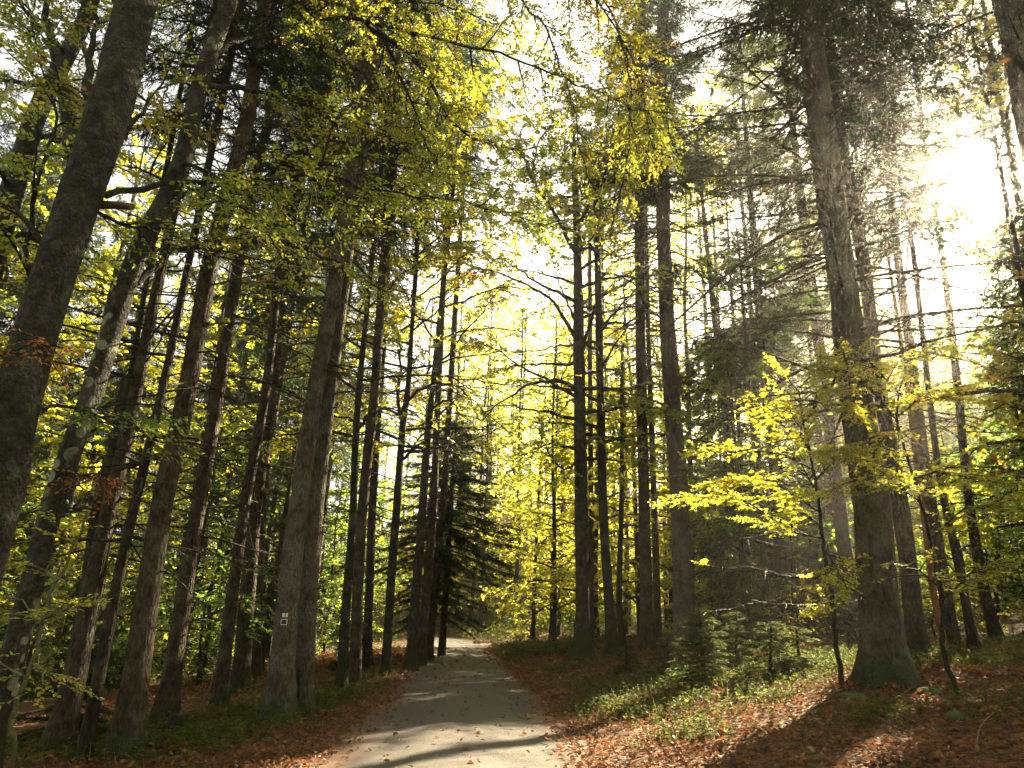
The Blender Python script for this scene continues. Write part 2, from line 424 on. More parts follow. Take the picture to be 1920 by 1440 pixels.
def sticks(mb, p0, p1, r0, r1, mat=0):
    p0 = np.asarray(p0); p1 = np.asarray(p1); n = len(p0)
    if n == 0: return
    r0 = np.broadcast_to(np.asarray(r0, float), (n,)); r1 = np.broadcast_to(np.asarray(r1, float), (n,))
    T = unit(p1 - p0)
    ref = np.where(np.abs(T[:, 2:3]) < .8, np.array([[0, 0, 1.0]]), np.array([[1.0, 0, 0]]))
    S = unit(np.cross(T, ref)); B = np.cross(S, T)
    V = []
    for k in range(3):
        a = k * 2 * math.pi / 3
        d = math.cos(a) * S + math.sin(a) * B
        V.append(p0 + r0[:, None] * d); V.append(p1 + r1[:, None] * d)
    V = np.stack(V, 1).reshape(-1, 3)
    o = np.arange(n)[:, None] * 6
    F = np.concatenate([o + np.array([[0, 2, 3, 1]]), o + np.array([[2, 4, 5, 3]]), o + np.array([[4, 0, 1, 5]])])
    mb.add(V, F, mat, True)

def leaves(mb, pos, ax, nr, L, W, mat=0, six=True, cup=.12):
    n = len(pos)
    if n == 0: return
    ax = unit(ax); s = unit(np.cross(ax, nr)); nn = np.cross(s, ax)
    L = np.broadcast_to(np.asarray(L, float), (n,))[:, None]; W = np.broadcast_to(np.asarray(W, float), (n,))[:, None]
    if six:
        pts = [(0, 0, 0), (.3, .42, cup), (.65, .4, cup), (1, 0, -cup * .6), (.65, -.4, cup), (.3, -.42, cup)]
    else:
        pts = [(0, 0, 0), (.5, .5, cup), (1, 0, 0), (.5, -.5, cup)]
    V = np.stack([pos + ax * L * a + s * W * b + nn * W * c for a, b, c in pts], 1)
    k = len(pts)
    F = np.arange(n * k).reshape(n, k)
    if six:
        F = np.concatenate([F[:, [0, 1, 2, 3]], F[:, [0, 3, 4, 5]]])
    mb.add(V.reshape(-1, 3), F, mat)

def sprays(mb, base, dirs, length, leafL, per, twig_mat, leaf_mat_i, droop=.25, flat=.35, thin=.003):
    """flat beech sprays: a twig with alternate leaves"""
    base = np.asarray(base, float); n = len(base)
    if n == 0: return
    dirs = unit(dirs)
    length = np.broadcast_to(np.asarray(length, float), (n,))
    km = keep_mask(base + dirs * length[:, None] * .5, .1)
    base, dirs, length = base[km], dirs[km], length[km]; n = len(base)
    if n == 0: return
    up = unit(np.array([0, 0, 1.0]) + R_.normal(0, flat, (n, 3)))
    side = unit(np.cross(dirs, up)); nr = np.cross(side, dirs)
    end = base + dirs * length[:, None]; end[:, 2] -= droop * length
    sticks(mb, base, end, thin * 1.6, thin * .5, twig_mat)
    t = (np.arange(per) + .6) / per
    t = np.clip(t[None] + R_.normal(0, .3 / per, (n, per)), .08, 1)
    P = base[:, None] + (end - base)[:, None] * t[..., None]
    sg = np.where(np.arange(per) % 2 == 0, 1.0, -1.0)[None, :, None]
    A = dirs[:, None] * .75 + side[:, None] * sg * .75 + R_.normal(0, .28, (n, per, 3)); A[..., 2] -= .15
    NN = nr[:, None] + R_.normal(0, .38, (n, per, 3))
    LL = leafL * R_.uniform(.65, 1.2, n * per)
    leaves(mb, P.reshape(-1, 3), A.reshape(-1, 3), NN.reshape(-1, 3), LL, LL * R_.uniform(.55, .72, n * per), leaf_mat_i)

def wander(p, d, L, n, jit, droop=0.0, upturn=0.0):
    P = [np.array(p, float)]; d = unit(d)
    for i in range(n):
        d = unit(d + R_.normal(0, jit, 3) + np.array([0, 0, -droop + upturn * (i / n)]))
        P.append(P[-1] + d * L / n)
    return np.array(P)

def branch_out(mb, P, r0, leafL, per, bm, lm, sub_every=.45, sub_len=(.5, 1.4), start=.2, spray_every=.17, droop=.06, sparse=1.0, r_end=.006, tilt=1.0):
    """a limb along P with side branches in a flattish fan and leaf sprays on them"""
    P = resample(P, .25)
    n = len(P)
    wob = R_.normal(0, .02, P.shape); wob[0] = 0
    P = P + wob
    t = np.linspace(0, 1, n)
    tube(mb, P, r0 * (.12 + .88 * (1 - t) ** 1.6) + r_end * .7, 7, bm)
    seg = np.linalg.norm(np.diff(P, axis=0), axis=1); s = np.concatenate([[0], np.cumsum(seg)]); Lt = s[-1]
    B = []; D = []; LN = []
    def dress(Q, dense=1.0):
        sg = np.linalg.norm(np.diff(Q, axis=0), axis=1); ss = np.concatenate([[0], np.cumsum(sg)])
        k = max(2, int(ss[-1] / spray_every * dense * sparse))
        u = R_.uniform(.12, 1, k) * ss[-1]
        pos = np.stack([np.interp(u, ss, Q[:, a]) for a in range(3)], 1)
        T = unit(Q[-1] - Q[0])
        sd = unit(np.cross(T, [0, 0, 1.0])) 
        dirs = T[None] * R_.uniform(.3, 1, (k, 1)) + sd[None] * R_.choice([-1, 1], (k, 1)) * R_.uniform(.3, 1, (k, 1)) + R_.normal(0, .22, (k, 3)) * np.array([1, 1, tilt])
        B.append(pos); D.append(dirs); LN.append(R_.uniform(.18, .42, k))
        B.append(Q[-1:]); D.append(T[None]); LN.append(np.array([.3]))
    u = start * Lt; k = 0
    while u < Lt:
        p = np.array([np.interp(u, s, P[:, a]) for a in range(3)])
        i = min(np.searchsorted(s, u), n - 1); T = unit(P[i] - P[max(i - 1, 0)])
        sd = unit(np.cross(T, [0, 0, 1.0])) * (1 if k % 2 else -1)
        d = T * R_.uniform(.3, .9) + sd * R_.uniform(.4, 1) + np.array([0, 0, R_.normal(.0, .25) * tilt])
        L = R_.uniform(*sub_len) * (1 - .5 * u / Lt)
        Q = wander(p, d, L, 6, .14, droop)
        tube(mb, Q, np.linspace(.011 + .006 * L, .003, len(Q)), 4, bm)
        dress(Q)
        u += sub_every * R_.uniform(.6, 1.4); k += 1
    dress(P[int(n * max(.5, start)):], .6)
    sprays(mb, np.concatenate(B), np.concatenate(D), np.concatenate(LN), leafL, per, bm, lm, flat=.35 * tilt, droop=.25 * tilt)

# ------------------------------------------------------------------ naming
def tag(o, label=None, cat=None, group=None, kind=None):
    if label: o['label'] = label
    if cat: o['category'] = cat
    if group: o['group'] = group
    if kind: o['kind'] = kind
    return o
def empty(name, loc, rz=0.0):
    o = bpy.data.objects.new(name, None); col.objects.link(o)
    o.location = loc; o.rotation_euler = (0, 0, rz); o.empty_display_size = .2
    return o
def link(name, me, parent=None, loc=(0, 0, 0)):
    o = bpy.data.objects.new(name, me); col.objects.link(o)
    o.location = loc
    if parent is not None: o.parent = parent
    return o
def copy_tree(root):
    c = root.copy(); col.objects.link(c)
    for ch in root.children:
        d = ch.copy(); col.objects.link(d); d.parent = c
        for g in ch.children:
            e = g.copy(); col.objects.link(e); e.parent = d
    return c

# ------------------------------------------------------------------ ground and road
def axis_pts(a, b, step, far, n):
    f = np.arange(a, b + 1e-6, step)
    k = np.geomspace(step * 1.5, far, n)
    return np.concatenate([(a - k)[::-1], f, b + k])
gx = axis_pts(-22, 26, .28, 260, 26); gy = axis_pts(2, 62, .3, 260, 26)
XX, YY = np.meshgrid(gx, gy)
ZZ = gh(XX, YY) - .05 * (np.abs(XX - road_c(YY)) < 1.25)
nx, ny = len(gx), len(gy)
ii = np.arange(ny - 1)[:, None] * nx + np.arange(nx - 1)[None]
mb = MB(); mb.add(np.stack([XX, YY, ZZ], -1).reshape(-1, 3), np.stack([ii, ii + 1, ii + nx + 1, ii + nx], -1).reshape(-1, 4), 0, True)
tag(link('forest_floor', mb.mesh('forest_floor', ['forest_floor'])), kind='structure')

ry = np.concatenate([np.arange(-4, 45, .3), np.arange(45, 66, .25)])
cx = road_c(ry)
for _ in range(6): cx[1:-1] = (cx[:-2] + 2 * cx[1:-1] + cx[2:]) / 4
tx = np.gradient(cx, ry); tl = np.sqrt(1 + tx * tx); nrm = np.stack([1 / tl, -tx / tl], 1)
us = np.linspace(-1, 1, 15)
V = []; E_ = []
for k, u in enumerate(us):
    w = 1.5 + .12 * np.sin(ry * 1.3 + u) + .08 * np.sin(ry * 3.7 + 2 * u)
    x = cx + nrm[:, 0] * u * w; y = ry + nrm[:, 1] * u * w
    z = gh(x, y) + .012 + .035 * (1 - u * u) - .018 * np.exp(-((abs(u) - .5) / .14) ** 2)
    z[abs(u) > .95] if False else None
    V.append(np.stack([x, y, z], 1)); E_.append(np.full(len(ry), abs(u) ** 2.2))
V = np.stack(V, 1); E_ = np.stack(E_, 1)
m_, k_ = V.shape[:2]
ii = np.arange(m_ - 1)[:, None] * k_ + np.arange(k_ - 1)[None]
mb = MB(); mb.add(V.reshape(-1, 3), np.stack([ii, ii + 1, ii + k_ + 1, ii + k_], -1).reshape(-1, 4), 0, True)
me = mb.mesh('gravel_road', ['gravel'])
at = me.attributes.new('verge', 'FLOAT', 'POINT'); at.data.foreach_set('value', E_.astype(np.float32).ravel())
tag(link('gravel_road', me), kind='structure')

# ------------------------------------------------------------------ trees
def trunk_line(pix, Y, H, lean_out=.5):
    """trunk points and radii from its traced outline; carried down into the ground and up to height H"""
    P = in_plane(pix, Y)
    depth = ((P - CAM) @ (CAMR @ np.array([0, 0, -1.0])))
    r = np.array([p[2] for p in pix]) * depth / FPX / 2 * (P[0][1] / np.hypot(P[0][0], P[0][1]))
    d = P[0] - P[1]; d = d / -d[2]                      # per metre down
    g = gh(P[0][0], P[0][1])
    if P[0][2] > g - .25:
        k = P[0][2] - (g - .3)
        P = np.vstack([P[0] + d * k, P]); r = np.concatenate([[r[0] * 1.03], r])
    top = P[-1]; d = P[-1] - P[-2]; d = d / max(d[2], .3)
    g = gh(P[0][0], P[0][1])
    zt = g + H
    if zt > top[2] + 1:
        n = 5
        r_top = r[-1]
        for i in range(1, n + 1):
            k = (zt - top[2]) * i / n
            q = top + np.array([d[0], d[1], 0]) * k * (1 - .5 * i / n * lean_out) + np.array([0, 0, k])
            P = np.vstack([P, q]); r = np.append(r, r_top * (1 - i / n) ** .8 + .02)
    return P, r

def trunk_mesh(mb, P, r, flare=.5, sides=16, rough=.05, mat=0, lobes=5):
    Q, rr = resample(P, .3, r)
    a = np.arange(sides) / sides * 2 * math.pi
    z0 = Q[0][2] + .3
    ph = R_.uniform(0, 6, 4)
    h = np.maximum(Q[:, 2] - z0, -.3)
    fl = flare * np.exp(-np.maximum(h, 0) / .32)
    # more rings at the foot
    V = []
    for i in range(len(Q)):
        lob = 1 + fl[i] * (1 + .55 * np.cos(lobes * a + ph[0]) + .3 * np.cos(3 * a + ph[1]))
        wob = 1 + rough * (np.sin(a * 2 + h[i] * 1.1 + ph[2]) + np.sin(a * 3 - h[i] * 1.9 + ph[3])) * .6 + R_.normal(0, rough * .35, sides)
        rad = rr[i] * lob * wob
        V.append(Q[i] + np.stack([np.cos(a) * rad, np.sin(a) * rad, np.zeros(sides)], 1))
    V = np.array(V)
    n = len(Q)
    i = np.arange(n - 1)[:, None] * sides; j = np.arange(sides)[None]; j2 = (j + 1) % sides
    mb.add(V.reshape(-1, 3), np.stack([i + j, i + j2, i + sides + j2, i + sides + j], -1).reshape(-1, 4), mat, True)
    mb.add(V[-1], [list(range(sides))], mat)
    return Q, rr

def spruce_crown(mb, Q, rr, h_dead, h_live, H, need, nb=1.0, reach=2.9, carve=True, dead_len=(.6, 2.2), bm=0, nm=1, dead_n=6.0, twig_n=17, need_n=13, offset=0):
    """dead branches low on the stem, drooping green ones above"""
    z0 = Q[0][2] + .3
    hs = Q[:, 2] - z0
    def stem(h):
        return np.array([np.interp(h, hs, Q[:, a]) for a in range(3)]), np.interp(h, hs, rr)
    # bare branches
    h = h_dead
    tw0 = []; tw1 = []
    while h < h_live + 2.5:
        p, rs = stem(h)
        az = R_.uniform(0, 2 * math.pi); L = R_.uniform(*dead_len) * (1.0 if R_.random() > .15 else 1.5)
        d = np.array([math.cos(az), math.sin(az), R_.uniform(-.35, .25)])
        B = wander(p + d * rs * .7, d, L, 7, .07, .06, .05)
        tube(mb, B, np.linspace(.009 + .005 * L, .0025, len(B)), 4, bm, False)
        for _ in range(int(L * 7)):
            t = R_.uniform(.25, 1); q = B[0] + 0
            i = t * (len(B) - 1); a_ = int(min(i, len(B) - 2)); q = B[a_] + (B[a_ + 1] - B[a_]) * (i - a_)
            sd = unit(np.cross(d, [0, 0, 1])) * R_.choice([-1, 1])
            tw0.append(q); tw1.append(q + (sd * .7 + unit(d) * .6 + R_.normal(0, .25, 3) - [0, 0, .25]) * R_.uniform(.15, .5))
        h += R_.exponential(1 / dead_n)
    if tw0: sticks(mb, np.array(tw0), np.array(tw1), .0035, .0012, bm)
    # live branches
    PB = []; DB = []; LB = []
    h = h_live
    az = R_.uniform(0, 6)
    while h < H - .3:
        p, rs = stem(h)
        az += 2.4 + R_.normal(0, .5)
        f = (H - h) / max(H - h_live, 1)
        L = min(reach, .25 + reach * 1.35 * f ** .8) * R_.uniform(.65, 1.1)
        if h < h_live + 2: L *= R_.uniform(.55, 1)
        el = .45 - .75 * f + R_.normal(0, .1)
        d = np.array([math.cos(az), math.sin(az), el])
        B = wander(p, d, L, 8, .05, .075 * f, .22)
        tube(mb, B, np.linspace(.01 + .009 * L, .003, len(B)), 4, bm, False)
        k = int(twig_n * L / 1.5) + 4
        t = np.sort(R_.uniform(.12, 1, k)) * 8; a_ = np.minimum(t.astype(int), 7)
        q = B[a_] + (B[a_ + 1] - B[a_]) * (t - a_)[:, None]
        T = unit(B[-1] - B[0]); sd = unit(np.cross(T, [0, 0, 1.0]))
        sgn = R_.choice([-1.0, 1.0], (k, 1))
        hang = R_.uniform(0, 1, (k, 1))
        dd = T * R_.uniform(.3, .9, (k, 1)) + sd * sgn * R_.uniform(.3, 1.0, (k, 1)) * (1.15 - hang) + np.array([0, 0, -1.0]) * hang * R_.uniform(.5, 1.6, (k, 1)) + R_.normal(0, .12, (k, 3))
        PB.append(q); DB.append(unit(dd)); LB.append(R_.uniform(.22, .62, k) * (1.15 - .5 * t / 8))
        h += R_.exponential(.115 / nb) + .02
    P0 = np.concatenate(PB); D0 = np.concatenate(DB); L0 = np.concatenate(LB)
    P0 = P0 + offset
    if carve:
        m = keep_mask(P0 + D0 * L0[:, None] * .4, .12) & keep_mask(P0 + D0 * L0[:, None], .1); P0, D0, L0 = P0[m], D0[m], L0[m]
    n = len(P0)
    E1 = P0 + D0 * L0[:, None]
    sticks(mb, P0, E1, .004, .0015, bm)
    t = (np.arange(need_n) + R_.random((n, need_n))) / need_n
    pos = P0[:, None] + (E1 - P0)[:, None] * t[..., None]
    ax = D0[:, None] * .9 + R_.normal(0, .42, (n, need_n, 3)); ax[..., 2] -= .25
    nr = R_.normal(0, 1, (n, need_n, 3)) + [0, 0, .8]
    L = need * R_.uniform(.7, 1.3, n * need_n)
    leaves(mb, pos.reshape(-1, 3), ax.reshape(-1, 3), nr.reshape(-1, 3), L, L * .17, nm, six=False, cup=.0)

def beech_crown(mb, Q, rr, h0, H, leafL, per, spread=3.5, nl=16, bm=0, lm=1, sub_every=.55, sparse=1.0, spray_every=.2):
    z0 = Q[0][2] + .3; hs = Q[:, 2] - z0
    az = R_.uniform(0, 6)
    for i in range(nl):
        h = h0 + (H - h0 - .4) * ((i + R_.random()) / nl) ** 1.1
        p = np.array([np.interp(h, hs, Q[:, a]) for a in range(3)]); rs = np.interp(h, hs, rr)
        az += 2.4 + R_.normal(0, .5)
        f = 1 - (h - h0) / (H - h0)
        L = spread * (.35 + .75 * f ** .7) * R_.uniform(.7, 1.15)
        d = np.array([math.cos(az), math.sin(az), R_.uniform(.1, .55) + .4 * (1 - f)])
        P = wander(p, d, L, 6, .12, .08)
        branch_out(mb, P, min(rs * .45, .012 + .016 * L), leafL, per, bm, lm, sub_every, (.6, 1.5), .15, spray_every, .05, sparse)

def make_tree(kind, pix, Y, label, H=27, h_dead=3.0, h_live=9.5, bark_name=None, group=None, name=None, crown=True, spread=3.5, nl=16, h0=5.0, leaf='leaf_beech', flare=.5, sparse=1.0, reach=2.9, dead_len=(.6, 2.2), cat='tree', dead_n=6.0, lean_out=.5, rough=.05, crown_nb=1.0):
    P, r = trunk_line(pix, Y, H, lean_out)
    base = P[0] + np.array([0, 0, .3])
    nm = name or ('spruce_tree' if kind == 's' else 'beech_tree')
    root = tag(empty(nm, base), label, cat, group)
    bk = bark_name or ('bark_spruce' if kind == 's' else 'bark_beech')
    mb = MB(); Q, rr = trunk_mesh(mb, P, r, flare=flare, rough=rough)
    if kind == 's':
        ns = int(R_.integers(26, 44)); hz = R_.uniform(1.0, min(12, H - 2), ns) + Q[0][2] + .3
        c = np.stack([np.interp(hz, Q[:, 2], Q[:, a]) for a in range(3)], 1); rs = np.interp(hz, Q[:, 2], rr)
        az = R_.uniform(0, 6.283, ns); dv = np.stack([np.cos(az), np.sin(az), R_.uniform(-.5, .1, ns)], 1)
        kn = c + dv * rs[:, None] * .9
        sticks(mb, kn, kn + dv * (rs * .16 + R_.uniform(.02, .1, ns))[:, None], R_.uniform(.012, .028, ns), .006, 0)
    link('trunk', mb.mesh('trunk', [bk], base), root)
    dist = np.linalg.norm(base[:2])
    if crown:
        mb = MB()
        if kind == 's':
            need = max(.075, .0062 * dist)
            k = (.075 / need)
            spruce_crown(mb, Q, rr, h_dead, h_live, H, need, nb=crown_nb, dead_len=dead_len, reach=reach, dead_n=dead_n, twig_n=max(12, int(30 * k ** .5)), need_n=max(9, int(19 * k ** .6)))
            link('crown', mb.mesh('crown', [bk, 'needle'], base), root)
        else:
            leafL = max(.075, .0062 * dist)
            k = .075 / leafL
            beech_crown(mb, Q, rr, h0, H, leafL, max(6, int(11 * k ** .5)), spread, int(nl * 1.5), sparse=sparse, sub_every=.42, spray_every=.13 / k ** .5)
            link('crown', mb.mesh('crown', [bk, leaf], base), root)
    return root, Q, rr, base

HERO = {}
def hero(key, *a, **k):
    if key in ('R4', 'R5', 'R6', 'R7', 'R8', 'R9', 'R10', 'R11', 'R12', 'R13', 'R15'): k.setdefault('crown_nb', 1.7)
    HERO[key] = make_tree(*a, **k)
    return HERO[key]

# --- left of the road
hero('L1', 'b', [(-165, 1400, 118), (-62, 1120, 108), (0, 920, 102), (38, 720, 98), (112, 480, 92), (195, 240, 90), (258, 0, 84)], 6.4,
     'thick mossy beech leaning in at the far left of the photo with a forked top', H=20, crown=False, bark_name='bark_beech', rough=.07)
hero('L2', 'b', [(-8, 1340, 54), (55, 1120, 48), (95, 960, 48), (177, 720, 45), (257, 480, 43), (335, 320, 42), (378, 150, 38), (430, 0, 36)], 7.9,
     'leaning beech with white lichen spots up its trunk and long limbs over the road', H=19, crown=False, bark_name='bark_spotted_beech', rough=.06)
hero('L0', 'b', [(-60, 640, 62), (40, 300, 48), (75, 200, 44), (157, 40, 34), (193, -80, 30)], 10.5,
     'dark beech trunk partly hidden behind the thick forked beech at upper left', H=20, h0=6, spread=3.2, nl=10)
hero('L3', 's', [(105, 1410, 54), (150, 1220, 44), (203, 960, 32), (242, 800, 28), (282, 600, 24), (320, 420, 20)], 10,
     'spruce with a bright sunlit right edge rising behind the lichen spotted beech', h_dead=2.5)
hero('L3b', 'b', [(132, 1330, 22), (178, 970, 20), (214, 830, 17), (238, 740, 13), (262, 600, 10)], 10.6,
     'thin curved beech stem pressed close to the sunlit edge spruce', H=14, h0=6, spread=2, nl=7)
hero('L4', 's', [(157, 1420, 26), (207, 1160, 24), (249, 960, 21), (305, 730, 18), (348, 520, 14)], 9.2,
     'slim dark spruce between the sunlit edge spruce and the broad mossy footed spruce', H=22, h_dead=2.5)
hero('L5', 's', [(237, 1425, 62), (255, 1270, 50), (302, 960, 41), (353, 720, 38), (398, 480, 34), (460, 240, 31), (482, 100, 27)], 9.3,
     'broad straight spruce with a mossy foot at the bottom left edge of the road verge', h_dead=3.2, h_live=13, bark_name='bark_spruce', flare=.75)
hero('L6', 's', [(308, 1350, 42), (335, 1180, 34), (370, 960, 29), (412, 720, 25), (449, 480, 23), (498, 250, 19)], 12.4,
     'reddish spruce with one mossy spreading root and a sunlit right side', h_dead=3, h_live=12.5, flare=.8)
hero('L7', 's', [(410, 1325, 29), (430, 1160, 25), (457, 960, 21), (500, 720, 18), (526, 480, 16), (547, 370, 14)], 14.2,
     'slender reddish spruce with pale broken twigs along its trunk', h_dead=2.2)
hero('L8', 's', [(452, 1275, 34), (464, 1120, 30), (478, 960, 24), (503, 800, 20), (522, 640, 18)], 17.5,
     'dark spruce trunk standing close behind the slender reddish spruce', h_dead=2.5)
hero('L9', 's', [(480, 1250, 20), (492, 960, 16), (512, 800, 14), (530, 690, 12)], 21,
     'thin dim spruce seen between the reddish spruce and the twin spruce with the signs')
hero('L10', 's', [(523, 1345, 60), (535, 1180, 44), (559, 960, 36), (590, 740, 32), (636, 480, 29), (678, 160, 26), (716, 0, 23)], 11.7,
     'large spruce stem carrying the two small trail markers, front half of a twin', h_dead=5, h_live=15, flare=.35, bark_name='bark_grey_spruce', rough=.04)
hero('L10r', 's', [(562, 1330, 44), (574, 1180, 38), (591, 960, 30), (615, 760, 27), (651, 480, 23), (695, 160, 20), (724, 0, 18)], 12.15,
     'large spruce stem without markers grown together with the marked one', h_dead=5, h_live=14, flare=.3, bark_name='bark_grey_spruce', rough=.04)
hero('L11', 'b', [(640, 1292, 20), (650, 1120, 17), (662, 960, 15), (667, 820, 13), (676, 700, 11), (690, 560, 9)], 15.5,
     'slim grey beech at the left verge just past the twin spruce', H=18, h0=5, spread=4.2, nl=20, sparse=1.0)
hero('L12', 's', [(665, 1285, 22), (676, 1000, 20), (694, 813, 20), (703, 730, 18), (716, 540, 16)], 17,
     'spruce with sunlit patches and bare broken limbs halfway up left of the road', h_dead=2.5, h_live=11)
hero('L13', 's', [(688, 1240, 18), (698, 960, 15), (708, 800, 13)], 22, 'dim background spruce directly behind the sun flecked spruce at the left verge', h_live=14)
hero('L14', 'b', [(722, 1272, 18), (732, 1110, 16), (743, 960, 15), (749, 880, 14), (757, 780, 13), (764, 740, 12), (772, 620, 8)], 18.8,
     'forked beech with a mossy crooked trunk along the left verge', H=19, h0=5.2, spread=4.6, nl=22, leaf='leaf_yellow', sparse=1.0)
hero('L15', 'b', [(768, 1258, 20), (780, 1110, 18), (792, 960, 16), (802, 813, 13), (812, 720, 10)], 20.5,
     'mossy green beech trunk with a pale round scar at the left verge', H=20, h0=6, spread=4.4, nl=20, leaf='leaf_yellow', sparse=1.0)
hero('L16', 's', [(787, 1246, 18), (800, 1100, 17), (812, 960, 15), (818, 820, 12)], 22.5,
     'dark spruce trunk in front of the drooping fir by the bend', h_dead=3, h_live=17)
hero('L17', 's', [(803, 1236, 16), (816, 1100, 15), (830, 960, 13), (840, 800, 11)], 25,
     'dark spruce trunk last before the road bends left', h_dead=5, h_live=17)
# --- right of the road
hero('R1', 'b', [(1092, 1240, 31), (1092, 1140, 27), (1090, 960, 25), (1086, 700, 22), (1083, 480, 16), (1078, 330, 11)], 22.5,
     'stout beech with a mossy flared foot at the right edge of the road', H=19, h0=6.0, spread=4.2, nl=24, leaf='leaf_beech', flare=.9, sparse=.7)
hero('R1b', 's', [(1108, 1215, 13), (1108, 960, 11), (1107, 760, 9)], 27, 'narrow reddish spruce half hidden behind the stout mossy footed beech', H=22, h_live=16, dead_n=3)
hero('R2', 'b', [(1149, 1244, 22), (1140, 1100, 19), (1131, 960, 17), (1128, 840, 16), (1122, 547, 14), (1118, 400, 10)], 22.6,
     'slightly bent beech with white flecked mossy bark beside the stout beech', H=18, h0=6.5, spread=3.6, nl=18, flare=.7, sparse=.7)
hero('R3', 'b', [(1169, 1218, 13), (1161, 1120, 11), (1165, 960, 9), (1166, 780, 7)], 25, 'thin crooked beech sapling trunk between the bent beech and two reddish spruces', H=11, h0=4, spread=2, nl=10, leaf='leaf_yellow')
hero('R4', 's', [(1214, 1232, 27), (1211, 1100, 24), (1208, 960, 22), (1202, 680, 20), (1199, 320, 18), (1203, 0, 15)], 23,
     'straight reddish brown spruce second nearest on the right verge', h_dead=4, h_live=11)
hero('R5', 's', [(1234, 1215, 16), (1227, 960, 12), (1216, 640, 9), (1211, 420, 8)], 26, 'thin reddish spruce tucked just behind the straight reddish brown spruce', H=22, h_dead=4)
hero('R6', 's', [(1286, 1222, 46), (1281, 1100, 40), (1276, 960, 36), (1257, 700, 32), (1246, 480, 27), (1239, 160, 25), (1245, 0, 22)], 21.5,
     'large grey spruce with a dangling tuft of dead twigs on its trunk', h_dead=7, h_live=11.5, bark_name='bark_grey_spruce')
hero('R7', 's', [(1375, 1195, 21), (1370, 1040, 20), (1361, 780, 16), (1346, 650, 12)], 27, 'dark spruce in the shade right of the large grey spruce', H=22)
hero('R8', 's', [(1408, 1190, 13), (1396, 1000, 11), (1388, 850, 9)], 29, 'thin dark spruce behind the sunlit beech sprays', H=20)
hero('R9', 's', [(1490, 1182, 28), (1463, 960, 21), (1449, 860, 19), (1431, 680, 17), (1421, 547, 15)], 26, 'shaded spruce with lichen seen left of the huge spruce', h_dead=4)
hero('R10', 's', [(1664, 1292, 112), (1655, 1200, 86), (1645, 1080, 78), (1635, 960, 74), (1603, 720, 62), (1573, 480, 57), (1540, 240, 53), (1515, 0, 45)], 11.5,
     'huge grey lichened spruce with a flared mossy foot at the right verge', h_dead=4.2, h_live=12.5, bark_name='bark_grey_spruce', flare=.42, reach=4.4, dead_len=(1.6, 4.2), H=29, dead_n=15, lean_out=1.0, crown_nb=1.1)
hero('R11', 's', [(1722, 1240, 40), (1690, 960, 34), (1647, 720, 28), (1617, 480, 26), (1575, 240, 24), (1548, 0, 22)], 15,
     'reddish spruce standing directly behind the huge grey spruce', h_dead=4, h_live=11.5, reach=3.4, dead_len=(1.2, 3.4), dead_n=11, crown_nb=1.1)
hero('R12', 's', [(1606, 1200, 32), (1580, 1000, 29), (1560, 840, 25)], 22, 'dark spruce peeping out left behind the huge grey spruce', h_dead=4)
hero('R13', 's', [(1785, 1210, 28), (1765, 1060, 26), (1738, 900, 23), (1715, 720, 20), (1683, 480, 18), (1665, 320, 15)], 17.5,
     'spruce with strong backlight to its right, second behind the huge spruce', h_dead=4, h_live=11)
hero('R13b', 's', [(1760, 1160, 15), (1752, 1120, 13), (1720, 880, 11), (1692, 660, 9), (1668, 500, 7)], 16.5, 'thin orange snag with peeling bark right of the huge spruce', H=11, bark_name='bark_dead', h_dead=3, crown=False, name='dead_tree', flare=.1)
hero('R14', 's', [(1828, 1220, 20), (1797, 1060, 17), (1763, 900, 14), (1740, 720, 12), (1713, 480, 11), (1690, 350, 9)], 15.5,
     'slim spruce with a split bark seam low on its trunk at the right', h_dead=3.5, H=22)
hero('R15', 's', [(1866, 1190, 24), (1836, 1060, 21), (1812, 900, 18), (1795, 720, 16), (1767, 480, 14), (1747, 367, 12), (1731, 243, 9)], 19,
     'farthest right spruce with a visible foot, glowing in the sun', h_dead=3.5, h_live=12)
hero('R16', 's', [(2165, 1290, 120), (2055, 740, 108), (1947, 217, 98), (1905, 0, 92)], 8.6,
     'pale grey spruce trunk cut off by the upper right corner of the photo', h_dead=5.5, h_live=14, bark_name='bark_grey_spruce', H=27, dead_len=(.8, 2.6))

# --- traced limbs of the two leaning beeches
def limb(key, pix, Y0, Y1, w0, leafL=.064, per=9, leaf='leaf_beech', bare=.15, sub=(.5, 1.3), every=.22, spray=.075, name='limb', sparse=1.0):
    root, Q, rr, base = HERO[key]
    bk = 'bark_beech' if key != 'L2' else 'bark_beech'
    ys = np.linspace(Y0, Y1, len(pix))
    P = np.array([at_depth(p[0], p[1], y) for p, y in zip(pix, ys)])
    r0 = w0 * np.linalg.norm(P[0] - CAM) / FPX / 2
    mb = MB()
    branch_out(mb, P, r0, leafL, per, 0, 1, every, sub, bare, spray, .06, sparse)
    o = link(name, mb.mesh(name, [bk, leaf], base), root)
    return o
ZL2 = 8.3
limb('L2', [(395, 112), (450, 75), (520, 50), (640, 37), (720, 48), (830, 76), (960, 110), (1060, 150), (1175, 196), (1260, 225)], 8.3, 10.5, 11, every=.2, sub=(.6, 1.8))
limb('L2', [(690, 47), (723, 77), (757, 160), (780, 213), (797, 263), (810, 330)], 9.2, 10.2, 8, every=.18, sub=(.5, 1.4))
limb('L2', [(707, 57), (790, 123), (827, 197), (873, 253), (960, 285), (1040, 330)], 9.3, 10.5, 9, every=.18, sub=(.5, 1.4))
limb('L2', [(388, 160), (480, 168), (560, 190), (640, 212), (720, 250)], 8.3, 9.8, 10)
limb('L2', [(300, 393), (350, 363), (420, 347), (520, 350), (620, 372), (700, 400)], 8.2, 9.6, 9)
